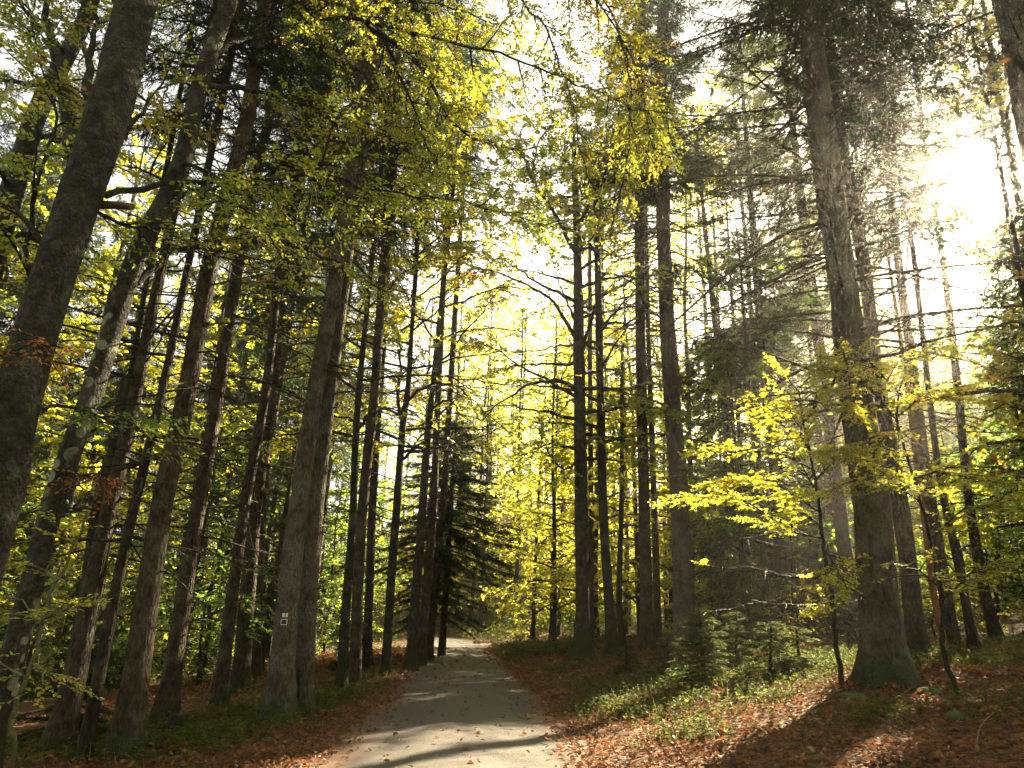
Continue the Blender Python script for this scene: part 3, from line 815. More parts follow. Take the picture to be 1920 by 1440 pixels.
limb('L2', [(255, 530), (320, 475), (400, 450), (480, 452), (600, 480), (720, 545)], 8.1, 9.8, 13)
limb('L2', [(340, 310), (400, 330), (470, 400), (540, 430)], 8.2, 7.0, 7)
limb('L2', [(420, 20), (470, -60), (560, -120), (700, -140), (850, -120)], 8.4, 9.5, 14)
limb('L2', [(440, -20), (560, 0), (700, -10), (860, 20), (960, 60)], 8.4, 11.5, 12)
limb('L2', [(440, -100), (640, -260), (900, -180), (1100, -20), (1190, 130), (1225, 290)], 8.4, 11.5, 12, every=.2, sub=(.6, 1.7), bare=.35)
limb('L2', [(436, -60), (640, -150), (860, -90), (1010, 40), (1070, 190), (1100, 330)], 8.4, 11.5, 11, every=.2, sub=(.6, 1.6), bare=.4)
limb('L2', [(450, -140), (700, -330), (1000, -200), (1160, 60), (1180, 240), (1150, 420)], 8.5, 12.0, 12, every=.2, sub=(.6, 1.6), bare=.4)
limb('L1', [(197, 367), (267, 353), (333, 341), (417, 340), (533, 333), (633, 330), (700, 357), (873, 382), (973, 402), (1045, 428)], 7.0, 9.6, 10, every=.2, sub=(.5, 1.7))
limb('L1', [(205, 285), (235, 240), (270, 205), (300, 170), (360, 150)], 6.9, 7.6, 12)
limb('L1', [(168, 360), (138, 280), (118, 170), (97, 70), (82, -20), (60, -160)], 6.9, 7.4, 30, bare=.3)
limb('L1', [(190, 270), (172, 190), (168, 110), (180, 20), (200, -120)], 7.0, 7.8, 22, bare=.2)
limb('L1', [(60, 640), (50, 460), (77, 333), (97, 250), (103, 187), (83, 133), (66, 60), (64, -40)], 6.6, 6.9, 9, bare=.15)
limb('L1', [(110, 500), (40, 400), (-20, 330), (-80, 300)], 6.7, 6.2, 12)
limb('L1', [(150, 380), (230, 420), (300, 430), (380, 470)], 6.9, 8.2, 7)
limb('L1', [(40, 780), (130, 760), (230, 800), (330, 820)], 6.6, 8.0, 6, leaf='leaf_green')
limb('L1', [(-60, 700), (0, 668), (60, 648), (120, 655)], 6.2, 5.8, 5, leaf='leaf_orange', leafL=.05, per=8, bare=.1, sub=(.15, .35), every=.14, spray=.08)
limb('L2', [(115, 890), (160, 890), (200, 895)], 7.9, 7.3, 4, leaf='leaf_orange', leafL=.05, bare=.1, sub=(.12, .28), every=.16)
limb('L1', [(260, 0), (330, -60), (420, -120), (520, -150)], 7.2, 7.8, 30, bare=.3)
limb('L1', [(240, 60), (200, -40), (100, -100), (0, -120)], 7.1, 7.6, 20, bare=.2)
# branch stub of the thick beech
root, Q, rr, base = HERO['L1']
mb = MB(); a = at_depth(190, 384, 6.75); b = at_depth(248, 388, 6.6)
tube(mb, [a, (a + b) / 2 + [0, 0, .01], b], [.05, .042, .036], 9)
tag(link('branch_stub', mb.mesh('branch_stub', ['cut_wood'], base), root), 'short broken reddish branch stub')
# fork of the crooked beech and limbs of the two beeches right of the road
limb('L14', [(757, 790), (745, 745), (752, 690), (742, 600), (720, 520)], 18.9, 19.4, 8, leafL=.1, leaf='leaf_yellow', sub=(.8, 1.8))
limb('L14', [(750, 870), (790, 820), (840, 760), (900, 700)], 18.9, 19.8, 5, leafL=.1, leaf='leaf_yellow', sub=(.6, 1.5))
limb('R1', [(1084, 748), (1040, 720), (980, 690), (920, 650), (860, 640)], 22.4, 21.0, 7, leafL=.11, leaf='leaf_yellow', sub=(.8, 2.0))
limb('R1', [(1084, 640), (1030, 560), (960, 520), (890, 500), (820, 480)], 22.4, 19.5, 8, leafL=.11, sub=(.8, 2.0))
limb('R1', [(1088, 860), (1060, 880), (1030, 850), (1010, 800)], 22.3, 21.5, 5, leafL=.11, leaf='leaf_yellow')
limb('R2', [(1122, 700), (1150, 650), (1180, 600), (1160, 520)], 22.5, 22, 5, leafL=.11)
limb('R1', [(1082, 480), (1040, 400), (1000, 330), (1020, 250), (1100, 200)], 22.2, 17.0, 9, leafL=.095, sub=(1, 2.4))
limb('R1', [(1082, 430), (1130, 330), (1180, 260), (1230, 240)], 22.2, 17.5, 8, leafL=.095, sub=(1, 2.2))
# dangling dead twigs on the large grey spruce
root, Q, rr, base = HERO['R6']
mb = MB(); c = at_depth(1258, 690, 21.0)
p0 = c + R_.normal(0, .12, (60, 3)); p1 = p0 + np.stack([R_.normal(0, .25, 60), R_.normal(-.1, .15, 60), R_.uniform(-1.5, -.3, 60)], 1)
sticks(mb, p0, p1, .007, .003); tube(mb, [c + [0, .4, .1], c + [0, 0, .05]], [.03, .02], 5)
link('dead_twig_tuft', mb.mesh('dead_twig_tuft', ['cut_wood'], base), root)

# ------------------------------------------------------------------ trail markers on the twin spruce
def marker(px, py, w, h, label, build):
    root, Q, rr, base = HERO['L10']
    z = at_depth(px, py, 11.6)[2]
    c = np.array([np.interp(z, Q[:, 2], Q[:, a]) for a in range(3)]); r = np.interp(z, Q[:, 2], rr)
    tgt = in_plane([(px, py)], 11.6)[0]
    f = unit(np.array([-c[0], -c[1], 0.0])); s = np.array([-f[1], f[0], 0.0])
    off = (tgt - c).dot(s)
    pos = c + s * off + f * (math.sqrt(max(r * r - off * off, .25 * r * r)) * 1.1 + .012)
    pos[2] = z
    o = empty('trail_marker', pos, math.atan2(s[1], s[0])); o.scale = (.86, 1, .8)
    tag(o, label, 'trail marker')
    build(o)
def plate(parent, name, mat, x0, x1, z0, z1, y0, y1):
    mb = MB()
    v = [(x, y, z) for x in (x0, x1) for y in (y0, y1) for z in (z0, z1)]
    mb.add(v, [[0, 1, 3, 2], [4, 6, 7, 5], [0, 4, 5, 1], [2, 3, 7, 6], [0, 2, 6, 4], [1, 5, 7, 3]])
    return link(name, mb.mesh(name, [mat]), parent)
def m_upper(o):                       # plate turned towards the road, its local -y faces the viewer or away: build both sides symmetric
    plate(o, 'plate', 'white_enamel', -.048, .048, -.036, .036, -.004, .004)
    mb = MB(); v = []
    for y in (-.0065, .0065):
        v += [(-.03, y, 0), (0, y, -.022), (.03, y, 0), (0, y, .022)]
    mb.add(v, [[0, 1, 2, 3], [4, 7, 6, 5], [0, 4, 5, 1], [1, 5, 6, 2], [2, 6, 7, 3], [3, 7, 4, 0]])
    link('diamond', mb.mesh('diamond', ['yellow_enamel']), o)
    for zz in (1, -1):
        mb = MB(); v = []
        for y in (-.0055, .0055):
            v += [(-.012, y, zz * .0362), (.012, y, zz * .0362), (0, y, zz * .012)]
        mb.add(v, [[0, 1, 2], [3, 5, 4]])
        mb.f.append((mb.f[0][0][:1, :1] * 0 + np.array([[0, 3, 4, 1], [1, 4, 5, 2], [2, 5, 3, 0]]), 0, False))
        link('notch', mb.mesh('notch', ['black_enamel']), o)
def m_lower(o):
    plate(o, 'plate', 'black_enamel', -.05, .05, -.05, .05, -.004, .004)
    mb = MB()
    for x0, x1, z0, z1 in ((-.054, .054, .043, .054), (-.054, .054, -.054, -.043), (-.054, -.044, -.0425, .0425), (.044, .054, -.0425, .0425)):
        v = [(x, y, z) for x in (x0, x1) for y in (-.006, .006) for z in (z0, z1)]
        mb.add(v, [[0, 1, 3, 2], [4, 6, 7, 5], [0, 4, 5, 1], [2, 3, 7, 6], [0, 2, 6, 4], [1, 5, 7, 3]])
    link('frame', mb.mesh('frame', ['white_enamel']), o)
    mb = MB()
    tube(mb, [(-.024, 0, .004), (-.008, 0, .014), (.006, 0, -.002), (.024, 0, .008)], .0068, 6)
    link('emblem', mb.mesh('emblem', ['blue_enamel']), o)
marker(534.5, 1153, 10, 8, 'small white trail plate with a yellow diamond nailed to the twin spruce', m_upper)
marker(532.5, 1166, 11, 11, 'small black square trail plate with a white border on the twin spruce', m_lower)

# ------------------------------------------------------------------ background trees
def upright(H, r0, lean=.3):
    hs = np.linspace(-.3, H, 9)
    w = np.cumsum(R_.normal(0, lean * .12, (9, 2)), 0); w -= w[0]
    return np.stack([w[:, 0], w[:, 1], hs], 1), r0 * np.clip(1 - np.clip(hs, 0, None) / H, 0, 1) ** .75 + .015

def proto_spruce(H, r0, h_dead, h_live, need, reach, nb, bk='bark_spruce'):
    P, r = upright(H, r0)
    mb = MB(); Q, rr = trunk_mesh(mb, P, r, sides=10)
    tm = mb.mesh('trunk', [bk])
    mb = MB(); spruce_crown(mb, Q, rr, h_dead, h_live, H, need, nb=nb, reach=reach, carve=False, dead_n=5, twig_n=16, need_n=9)
    return tm, mb.mesh('crown', [bk, 'needle']), mb, [bk, 'needle']
def proto_beech(H, r0, h0, leafL, spread, nl, leaf, per=8, sub_every=.5, spray=.2):
    global _ST
    P, r = upright(H, r0, .5)
    mb = MB(); Q, rr = trunk_mesh(mb, P, r, sides=9)
    tm = mb.mesh('trunk', ['bark_beech'])
    mb = MB()
    st = _ST; _ST = _ST[:0]
    beech_crown(mb, Q, rr, h0, H, leafL, per, spread, nl, sub_every=sub_every, spray_every=spray)
    _ST = st
    return tm, mb.mesh('crown', ['bark_beech', leaf]), mb, ['bark_beech', leaf]
SPR = [proto_spruce(H, r, hd, hl, .2, rc, 1.2) for H, r, hd, hl, rc in ((27, .2, 2, 9, 2.6), (24, .16, 2, 8, 2.3), (29, .24, 3, 11, 2.8), (20, .12, 1.5, 6, 2.0), (26, .19, 2, 7, 2.7))]
BEC = [proto_beech(29, .17, 2.0, .15, 4.6, 56, 'leaf_yellow', 7), proto_beech(25, .14, 1.5, .145, 4.2, 48, 'leaf_yellow', 7), proto_beech(17, .1, 1.0, .14, 3.4, 30, 'leaf_yellow', 7)]
BEE = [proto_beech(19, .15, 1.6, .17, 4.0, 38, 'leaf_yellow'), proto_beech(24, .2, 2.5, .18, 4.6, 48, 'leaf_yellow'), proto_beech(14, .1, 2.5, .16, 3.2, 28, 'leaf_green'), proto_beech(20, .14, 2.5, .17, 4.0, 36, 'leaf_beech')]
UND = [proto_beech(4.5, .03, .7, .11, 1.5, 14, 'leaf_yellow', 7, .4, .2), proto_beech(3.2, .022, .4, .1, 1.2, 12, 'leaf_green', 7, .35, .18), proto_beech(6.5, .045, 1.2, .12, 1.8, 17, 'leaf_green', 7, .45, .22), proto_beech(2.3, .016, .3, .1, .9, 10, 'leaf_beech', 7, .3, .18)]
YSP = [proto_spruce(H, r, .2, .5, .14, rc, 1.3) for H, r, rc in ((6, .06, 1.3), (3.5, .035, .9), (9, .09, 1.7))]

placed = [(h[3][0], h[3][1]) for h in HERO.values()]
def free(x, y, gap):
    return all((x - a) ** 2 + (y - b) ** 2 > gap * gap for a, b in placed)
def in_beam(x, y, z0=.3, z1=14):
    z = np.arange(z0, z1, .5)
    p = np.stack([np.full(len(z), x), np.full(len(z), y), z + float(gh(x, y))], 1)
    for T, r, t0, k in list(zip(_ST, _SR, _S0, _SK))[:NSMALL]:
        v = p - T; t = v @ SUN; d2 = (v * v).sum(1) - t * t
        if ((t > t0) & (d2 < (r * .7 + .1) ** 2)).any(): return True
    return False
def sunlane(x, y):
    """the clearing that lets the low sun into the wood beyond the bend"""
    q = x * .77 - y * .64; p = x * .64 + y * .77
    return -37 < q < -16 and p > 35
def blocks(x, y, z0, z1, grow):
    z = np.arange(z0, z1, 1.0)
    p = np.stack([np.full(len(z), x), np.full(len(z), y), z], 1)
    for T, r, t0, k in zip(_ST, _SR, _S0, _SK):
        v = p - T; t = v @ SUN; d2 = (v * v).sum(1) - t * t
        if ((t > t0 + 1) & (d2 < (r * .7 + grow) ** 2)).any(): return True
    return False
PROTO = {}
def thinned(proto, root):
    """a crown of its own where one of the sunlit openings runs through this tree"""
    src, mats = proto[2], proto[3]
    V = np.concatenate(src.v)
    Mx = np.array(Matrix.LocRotScale(root.location, root.rotation_euler, root.scale))
    W = V @ Mx[:3, :3].T + Mx[:3, 3]
    lo, hi = W.min(0), W.max(0); c = (lo + hi) / 2; rad = np.linalg.norm(hi - lo) / 2
    v = c - _ST; t = v @ SUN
    if not ((np.sqrt(np.maximum((v * v).sum(1) - t * t, 0)) < rad + _SR) & (t > -rad)).any(): return None
    out = MB(); cut = 0; tot = 0
    for F, mt, sm in src.f:
        if F.shape[1] == 4 and not (mt == 0 and len(F) < 120):
            cen = W[F[:, 0]] if mt else W[F].mean(1)
            k = keep_mask(cen, .1); cut += (~k).sum(); F2 = F[k]
        else:
            F2 = F
        tot += len(F)
        if len(F2): out.f.append((F2, mt, sm))
    if cut < .004 * tot: return None
    used = np.unique(np.concatenate([f.ravel() for f, _, _ in out.f]))
    mp = np.zeros(len(V), np.int64); mp[used] = np.arange(len(used))
    out.f = [(mp[f], a, b) for f, a, b in out.f]
    out.v = [V[used]]
    return out.mesh('crown', mats)
def put(kind, x, y, protos, label, group, name, cat, s=1.0):
    k = int(R_.integers(len(protos)))
    key = (kind, k)
    z = float(gh(x, y))
    if key not in PROTO:
        root = empty(name, (x, y, z))
        link('trunk', protos[k][0], root); link('crown', protos[k][1], root)
        PROTO[key] = root
    else:
        root = copy_tree(PROTO[key]); root.location = (x, y, z)
    root.rotation_euler = (R_.normal(0, .012), R_.normal(0, .012), R_.uniform(0, 6.28))
    sc = s * R_.uniform(.88, 1.12); root.scale = (sc, sc, sc)
    tag(root, label, cat, group)
    placed.append((x, y))
    me = thinned(protos[k], root)
    if me is not None:
        for ch in root.children:
            if ch.name.startswith('crown'): ch.data = me

# spruces in the wood
def fill(n, xr, yr, gap, kind, protos, label, group, name, cat, z0, z1, grow, s=1.0, cond=None, tries=4000, pblock=1.0):
    k = 0
    for _ in range(tries):
        if k >= n: break
        x = R_.uniform(*xr); y = R_.uniform(*yr)
        d = x - road_c(y)
        if abs(d) < 3.6 or abs(x) > .82 * y + 7: continue
        if cond and not cond(x, y, d): continue
        if not free(x, y, gap): continue
        if kind in ('bn', 'yt', 'yr', 'br', 'bc', 'sr') and in_beam(x, y): continue
        if z1 > z0 and blocks(x, y, z0, z1, grow) and R_.random() < pblock: continue
        put(kind, x, y, protos, label, group, name, cat, s); k += 1
    return k
fill(46, (-50, -5), (21, 62), 2.3, 'sl', SPR, 'tall spruce deep in the wood behind the large trunks left of the road', 'background spruces left of the road', 'spruce_tree', 'tree', 8, 28, 1.3, cond=lambda x, y, d: d < -4.5)
fill(34, (4, 48), (28, 75), 2.6, 'sr', SPR, 'spruce added outside the view on the sunward side to shade the road', 'background spruces right of the road', 'spruce_tree', 'tree', 8, 28, 1.3, cond=lambda x, y, d: d > 5 and not sunlane(x, y))
fill(34, (-16, 12), (31, 52), 2.1, 'bc', BEC, 'yellow leaved beech in the backlit wood beyond the bend of the road', 'beeches beyond the bend', 'beech_tree', 'tree', 0, 0, 0, cond=lambda x, y, d: d > 3.8 and 23 < x * .64 + y * .77 < 35)
fill(22, (-7, 5), (44, 62), 1.7, 'bc', BEC, 'yellow leaved beech in the backlit wood beyond the bend of the road', 'beeches beyond the bend', 'beech_tree', 'tree', 0, 0, 0, cond=lambda x, y, d: d > 3.4)
fill(14, (6.3, 18), (17, 33), 1.8, 'bn', BEE[2:], 'leafy beech among the background spruces right of the road', 'background beeches right of the road', 'beech_tree', 'tree', 0, 0, 0, cond=lambda x, y, d: d > 6.5)
fill(8, (6.5, 17), (19, 34), 1.7, 'yt', YSP[2:], 'young dark spruce with branches to the ground right of the road', 'young spruces right of the road', 'young_spruce', 'tree', 0, 0, 0, cond=lambda x, y, d: d > 6.5)
fill(22, (-36, -5), (20, 60), 2.3, 'bl', BEE, 'leafy beech among the background spruces left of the road', 'background beeches left of the road', 'beech_tree', 'tree', 6, 15, 1.0, cond=lambda x, y, d: d < -4.5)
fill(22, (6, 40), (24, 62), 2.3, 'br', BEE, 'leafy beech among the background spruces right of the road', 'background beeches right of the road', 'beech_tree', 'tree', 4, 15, 1.0, cond=lambda x, y, d: d > 6 and not sunlane(x, y))
fill(70, (-32, -4.5), (15, 52), 1.1, 'ul', UND[1:], 'young beech growing low under the trees left of the road', 'young beeches under the trees left of the road', 'beech_sapling', 'sapling', 0, 0, 0, cond=lambda x, y, d: d < -4.5)
fill(95, (1, 40), (20, 56), 1.1, 'ur', UND, 'young beech growing low under the trees right of the road', 'young beeches under the trees right of the road', 'beech_sapling', 'sapling', 0, 0, 0, cond=lambda x, y, d: d > 4.2)
fill(60, (-14, 10), (36, 70), 1.1, 'uc', UND, 'young beech filling the wood edge beyond the bend', 'young beeches beyond the bend', 'beech_sapling', 'sapling', 0, 0, 0, cond=lambda x, y, d: d > 3.8)
fill(22, (-34, -5), (17, 50), 1.6, 'yl', YSP, 'young dark spruce with branches to the ground left of the road', 'young spruces left of the road', 'young_spruce', 'tree', 0, 0, 0, cond=lambda x, y, d: d < -5)
fill(44, (7, 40), (17, 55), 1.6, 'yr', YSP, 'young dark spruce with branches to the ground right of the road', 'young spruces right of the road', 'young_spruce', 'tree', 0, 0, 0, cond=lambda x, y, d: d > 6)
# spruces added outside the picture on the sunward side to shade the road
for x, y in ((13.5, 10.5), (17, 14.5), (20, 9.5), (11, 5.5), (25, 17), (15.2, 18.4), (18, 22), (21, 26), (19.5, 18), (24, 22), (16, 12)):
    if True:
        put('sr', x, y, SPR, 'spruce added outside the view on the sunward side to shade the road', 'background spruces right of the road', 'spruce_tree', 'tree')

# dark fir hanging over the left verge by the bend
def fir(base, H, reach, need, label, carve=False, needle='needle', group=None, name='silver_fir', cat='tree', nb=1.6, r0=.09, dens=1.0, shape=.75, h0=None, loose=.1):
    P, r = upright(H, r0, .15)
    mb = MB(); Q, rr = trunk_mesh(mb, P, r, sides=9, flare=.2)
    root = tag(empty(name, base), label, cat, group)
    link('trunk', mb.mesh('trunk', ['bark_beech']), root)
    mb = MB(); h = (h0 if h0 else (.25 if H > 4 else .12)) * H
    PB = []; DB = []; LB = []
    az = 0
    while h < H * .98:
        f = 1 - h / H
        L = reach * (f ** shape) * R_.uniform(.75, 1.1) + .1
        az += 2.4 + R_.normal(0, .3)
        d = np.array([math.cos(az), math.sin(az), .15 - (.35 if H < 4 else .6) * f])
        p = np.array([np.interp(h, Q[:, 2], Q[:, a]) for a in range(3)])
        B = wander(p, d, L, 6, .05, .05 * min(1, L), .08)
        tube(mb, B, np.linspace(.004 + .008 * L, .002, len(B)), 4, 0, False)
        k = int(L / need * 2.6 * dens) + 4
        t = R_.uniform(.1, 1, k) * 6; a_ = np.minimum(t.astype(int), 5)
        q = B[a_] + (B[a_ + 1] - B[a_]) * (t - a_)[:, None]
        T = unit(B[-1] - B[0]); sd = unit(np.cross(T, [0, 0, 1.0]))
        dd = T * R_.uniform(.5, 1, (k, 1)) + sd * R_.choice([-1.0, 1.0], (k, 1)) * R_.uniform(.5, 1, (k, 1)) + R_.normal(0, loose, (k, 3)); dd[:, 2] -= .12 + loose
        PB.append(q); DB.append(unit(dd)); LB.append(R_.uniform(1.6, 4.2, k) * need * (1.2 - .7 * t / 6))
        h += R_.exponential(.1 * max(H, 1) / 7 / nb) + .01
    P0 = np.concatenate(PB); D0 = np.concatenate(DB); L0 = np.concatenate(LB); n = len(P0)
    E1 = P0 + D0 * L0[:, None]
    sticks(mb, P0, E1, .0025, .001, 0)
    nn = 10
    tt = np.tile((np.arange(nn) + .5) / nn, (n, 1))
    pos = P0[:, None] + (E1 - P0)[:, None] * tt[..., None]
    sd = unit(np.cross(D0, [0, 0, 1.0]))
    sg = np.where(np.arange(nn) % 2 == 0, 1.0, -1.0)[None, :, None]
    ax = D0[:, None] * .5 + sd[:, None] * sg * .8 + R_.normal(0, .15, (n, nn, 3))
    nr = np.array([0, 0, 1.0]) + R_.normal(0, .25, (n, nn, 3))
    LL = need * R_.uniform(.8, 1.2, n * nn)
    leaves(mb, pos.reshape(-1, 3), ax.reshape(-1, 3), nr.reshape(-1, 3), LL, LL * .3, 1, six=False, cup=0)
    link('crown', mb.mesh('crown', ['bark_beech', needle]), root)
    return root
b = at_depth(828, 1225, 27.5); b[2] = gh(b[0], b[1])
fir(b, 9.0, 4.4, .11, 'dark silver fir whose drooping branches reach over the road before the bend', nb=3.4, r0=.13, dens=1.3, shape=.6, h0=.36, loose=.32)
b = at_depth(808, 1230, 25.5); b[2] = gh(b[0], b[1])
fir(b, 5.5, 2.4, .13, 'shorter dark fir between the last spruce trunks before the bend', nb=1.6)
# small firs in and around the sun patch
for px, py, H, rc, lab, nd in [(1325, 1288, 1.35, .62, 'knee high sunlit fir sapling nearest the road on the right bank', 'needle_sunlit'),
                               (1447, 1278, 1.05, .6, 'small sunlit fir sapling between the first sapling and the huge spruce', 'needle_sunlit'),
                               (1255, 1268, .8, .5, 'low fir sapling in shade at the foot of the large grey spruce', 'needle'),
                               (1505, 1255, .8, .5, 'little fir sapling in the brightest part of the sunlit patch', 'needle_sunlit'),
                               (1385, 1250, 1.1, .6, 'fir sapling at the back edge of the sunlit patch', 'needle_sunlit'),
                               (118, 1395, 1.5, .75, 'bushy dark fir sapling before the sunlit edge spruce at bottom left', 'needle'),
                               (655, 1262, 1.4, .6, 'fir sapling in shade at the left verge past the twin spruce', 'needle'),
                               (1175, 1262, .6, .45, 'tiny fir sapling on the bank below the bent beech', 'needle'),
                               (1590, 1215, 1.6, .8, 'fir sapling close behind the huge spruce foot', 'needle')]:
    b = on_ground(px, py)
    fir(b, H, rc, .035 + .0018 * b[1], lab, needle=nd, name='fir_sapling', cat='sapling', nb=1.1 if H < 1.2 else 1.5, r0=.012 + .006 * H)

# traced beech saplings beside the huge spruce and at lower left
def sapling(pix, Y, label, limbs, leaf='leaf_yellow', bk='bark_beech', leafL=.062, spray=.06, sub=(.25, .75)):
    P = in_plane(pix, Y)
    depth = (P - CAM) @ (CAMR @ np.array([0, 0, -1.0]))
    r = np.array([p[2] for p in pix]) * depth / FPX / 2
    g = gh(P[0][0], P[0][1])
    P = np.vstack([[P[0][0], P[0][1], g - .15], P]) if P[0][2] > g else P
    if len(P) > len(r): r = np.concatenate([[r[0] * 1.2], r])
    base = np.array([P[0][0], P[0][1], g])
    root = tag(empty('beech_sapling', base), label, 'sapling')
    mb = MB(); Q, rq = resample(P, .12, r); Q[1:] += R_.normal(0, .008, Q[1:].shape); tube(mb, Q, rq, 7)
    link('trunk', mb.mesh('trunk', [bk], base), root)
    mb = MB()
    for lp, y0, y1 in limbs:
        ys = np.linspace(y0, y1, len(lp))
        branch_out(mb, [at_depth(p[0], p[1], y) for p, y in zip(lp, ys)], .011, leafL, 10, 0, 1, .11 * spray / .06, sub, .1, spray, .03, tilt=.3)
    link('crown', mb.mesh('crown', [bk, leaf], base), root)
sapling([(1577, 1273, 10), (1568, 1200, 9), (1560, 1127, 8), (1545, 1040, 7), (1538, 960, 6), (1520, 860, 5), (1505, 780, 4)], 11.3,
        'thin beech sapling with bright yellow leaf layers left of the huge spruce',
        [([(1560, 1130), (1500, 1135), (1430, 1130), (1370, 1140), (1310, 1155)], 11.3, 10.6), ([(1550, 1075), (1480, 1080), (1400, 1065), (1310, 1060)], 11.4, 11.6),
         ([(1543, 1010), (1470, 985), (1400, 940), (1330, 930), (1270, 930)], 11.3, 11.0), ([(1538, 960), (1480, 920), (1420, 900), (1350, 905)], 11.3, 10.6),
         ([(1525, 880), (1450, 850), (1380, 840), (1310, 850)], 11.4, 11.8), ([(1515, 830), (1460, 790), (1420, 755)], 11.3, 10.8),
         ([(1510, 790), (1540, 740), (1590, 700), (1640, 690)], 11.2, 10.6), ([(1505, 780), (1500, 730), (1540, 690)], 11.2, 11),
         ([(1530, 900), (1580, 860), (1640, 880)], 11.0, 10.3), ([(1545, 1030), (1590, 1100), (1640, 1130)], 11, 10.2),
         ([(1520, 850), (1500, 800), (1560, 760), (1600, 770)], 11.2, 10.4), ([(1540, 990), (1500, 960), (1450, 1000), (1400, 1010)], 11.3, 12), ([(1530, 920), (1500, 870), (1440, 810)], 11.3, 12)])
sapling([(1793, 1300, 10), (1767, 1210, 9), (1767, 1133, 8), (1742, 1000, 6), (1713, 897, 5), (1682, 780, 4), (1697, 690, 3)], 10.3,
        'crooked beech sapling right of the huge spruce with yellow leaves at its top',
        [([(1685, 790), (1640, 740), (1590, 700), (1540, 690)], 10.3, 9.8), ([(1690, 740), (1640, 690), (1600, 660)], 10.3, 10), ([(1697, 690), (1730, 660), (1790, 650)], 10.3, 10.8),
         ([(1684, 780), (1740, 740), (1800, 730)], 10.3, 10.9), ([(1713, 897), (1780, 890), (1850, 900), (1910, 910)], 10.3, 10.6), ([(1745, 1010), (1800, 960), (1870, 950)], 10.3, 10.0),
         ([(1725, 940), (1660, 900), (1600, 900)], 10.3, 9.7), ([(1760, 1100), (1700, 1060), (1640, 1050)], 10.3, 9.8), ([(1690, 800), (1630, 830), (1580, 840)], 10.3, 10.1), ([(1765, 1130), (1820, 1080), (1880, 1060)], 10.2, 9.8)], leaf='leaf_beech')
sapling([(27, 1400, 9), (19, 1350, 9), (60, 1243, 8), (83, 1160, 8), (105, 1090, 6), (140, 1020, 5), (165, 960, 4)], 7.7,
        'pale yellow green beech sapling with a crooked lit stem at the lower left edge',
        [([(83, 1160), (110, 1150), (135, 1135)], 7.7, 7.5), ([(60, 1243), (90, 1260), (120, 1270)], 7.7, 7.5), ([(140, 1020), (110, 1000), (130, 985)], 7.7, 7.5), ([(80, 1170), (40, 1130), (10, 1120)], 7.7, 7.8),
         ([(105, 1090), (60, 1060), (20, 1060)], 7.7, 7.9), ([(50, 1270), (10, 1240), (-20, 1235)], 7.7, 7.6)], bk='bark_sapling', leafL=.055, spray=.1, sub=(.12, .4))

# ------------------------------------------------------------------ ground cover
def scatter_xy(n, xr, yr):
    return R_.uniform(*xr, n), R_.uniform(*yr, n)
# fallen leaves
x, y = scatter_xy(260000, (-9, 12), (5.5, 34))
d = x - road_c(y)
edge = np.abs(d)
clump = .5 + .5 * np.sin(x * 2.1 + 1.7 * np.sin(y * 1.3)) * np.sin(y * 1.9 + 1.2 * np.sin(x * 1.7))
prob = np.where(edge < 1.5, .018 + .55 * np.clip((edge - .95) / .55, 0, 1) ** 2 * (.3 + .7 * clump), .35 + .4 * clump)
prob *= np.clip(14 / y, .25, 1.0)
prob = np.where((d < -3.2), prob * .75, prob)
m = (R_.random(len(x)) < prob) & (np.abs(x) < .85 * y + 3)
x, y, d = x[m], y[m], d[m]; n = len(x)
hb = np.array([h[3] for h in HERO.values()]); 
pile = np.zeros(n)
for b_ in hb:
    rd = np.hypot(x - b_[0], y - b_[1]); pile = np.maximum(pile, .09 * np.exp(-(rd / .55) ** 2))
z = gh(x, y) + pile * R_.uniform(.3, 1.1, n) + R_.uniform(.006, .045, n) + np.where(np.abs(d) < 1.5, .03, 0)
ang = R_.uniform(0, 6.283, n)
ax = np.stack([np.cos(ang), np.sin(ang), R_.normal(0, .35, n)], 1); nr = np.array([0, 0, 1.0]) + R_.normal(0, .45, (n, 3))
mb = MB(); L = R_.uniform(.045, .095, n) * np.clip(y / 16, 1, 1.8)
leaves(mb, np.stack([x, y, z], 1), ax, nr, L, L * R_.uniform(.5, .75, n), 0, True, .18)
tag(link('fallen_leaves', mb.mesh('fallen_leaves', ['litter_leaf'])), 'layer of russet fallen beech leaves along both road verges', 'leaf litter', None, 'stuff')

# low herbs: bilberry, grass and seedlings in patches
PATCH = [(1410, 1262, 1.5, 1700), (1500, 1250, 1.4, 1700), (1330, 1282, 1.0, 1000), (1270, 1330, 1.0, 650), (1150, 1330, .8, 500), (1200, 1290, 1.0, 600), (1560, 1235, 1.2, 900), (1130, 1290, .7, 300), (1450, 1310, .6, 300), (1290, 1385, .5, 250),
         (470, 1340, 1.1, 900), (400, 1385, 1.0, 600), (590, 1325, .8, 600), (640, 1305, .8, 500), (330, 1400, .9, 500), (180, 1410, .9, 500), (1800, 1235, 1.6, 1100), (1880, 1210, 1.6, 900), (1720, 1240, 1.3, 700),
         (905, 1218, 1.2, 500), (960, 1222, 1.4, 900), (1010, 1228, 1.4, 700), (830, 1232, 1.0, 500), (690, 1275, .8, 400), (1060, 1255, .8, 300), (60, 1400, .9, 400), (540, 1300, 1.2, 500), (1880, 1330, .8, 200), (1650, 1350, .5, 100)]
PX = []; PZ = []
for px, py, r, k in PATCH:
    k = int(k * (.45 if not 1280 < px < 1600 else .4)); c = on_ground(px, py)
    PX.append(np.stack([c[0] + R_.normal(0, r * .6, k), c[1] + R_.normal(0, r * .8, k)], 1))
c = np.concatenate(PX)
xx = R_.uniform(-40, 40, 7000); yy = R_.uniform(16, 66, 7000); dd = xx - road_c(yy)
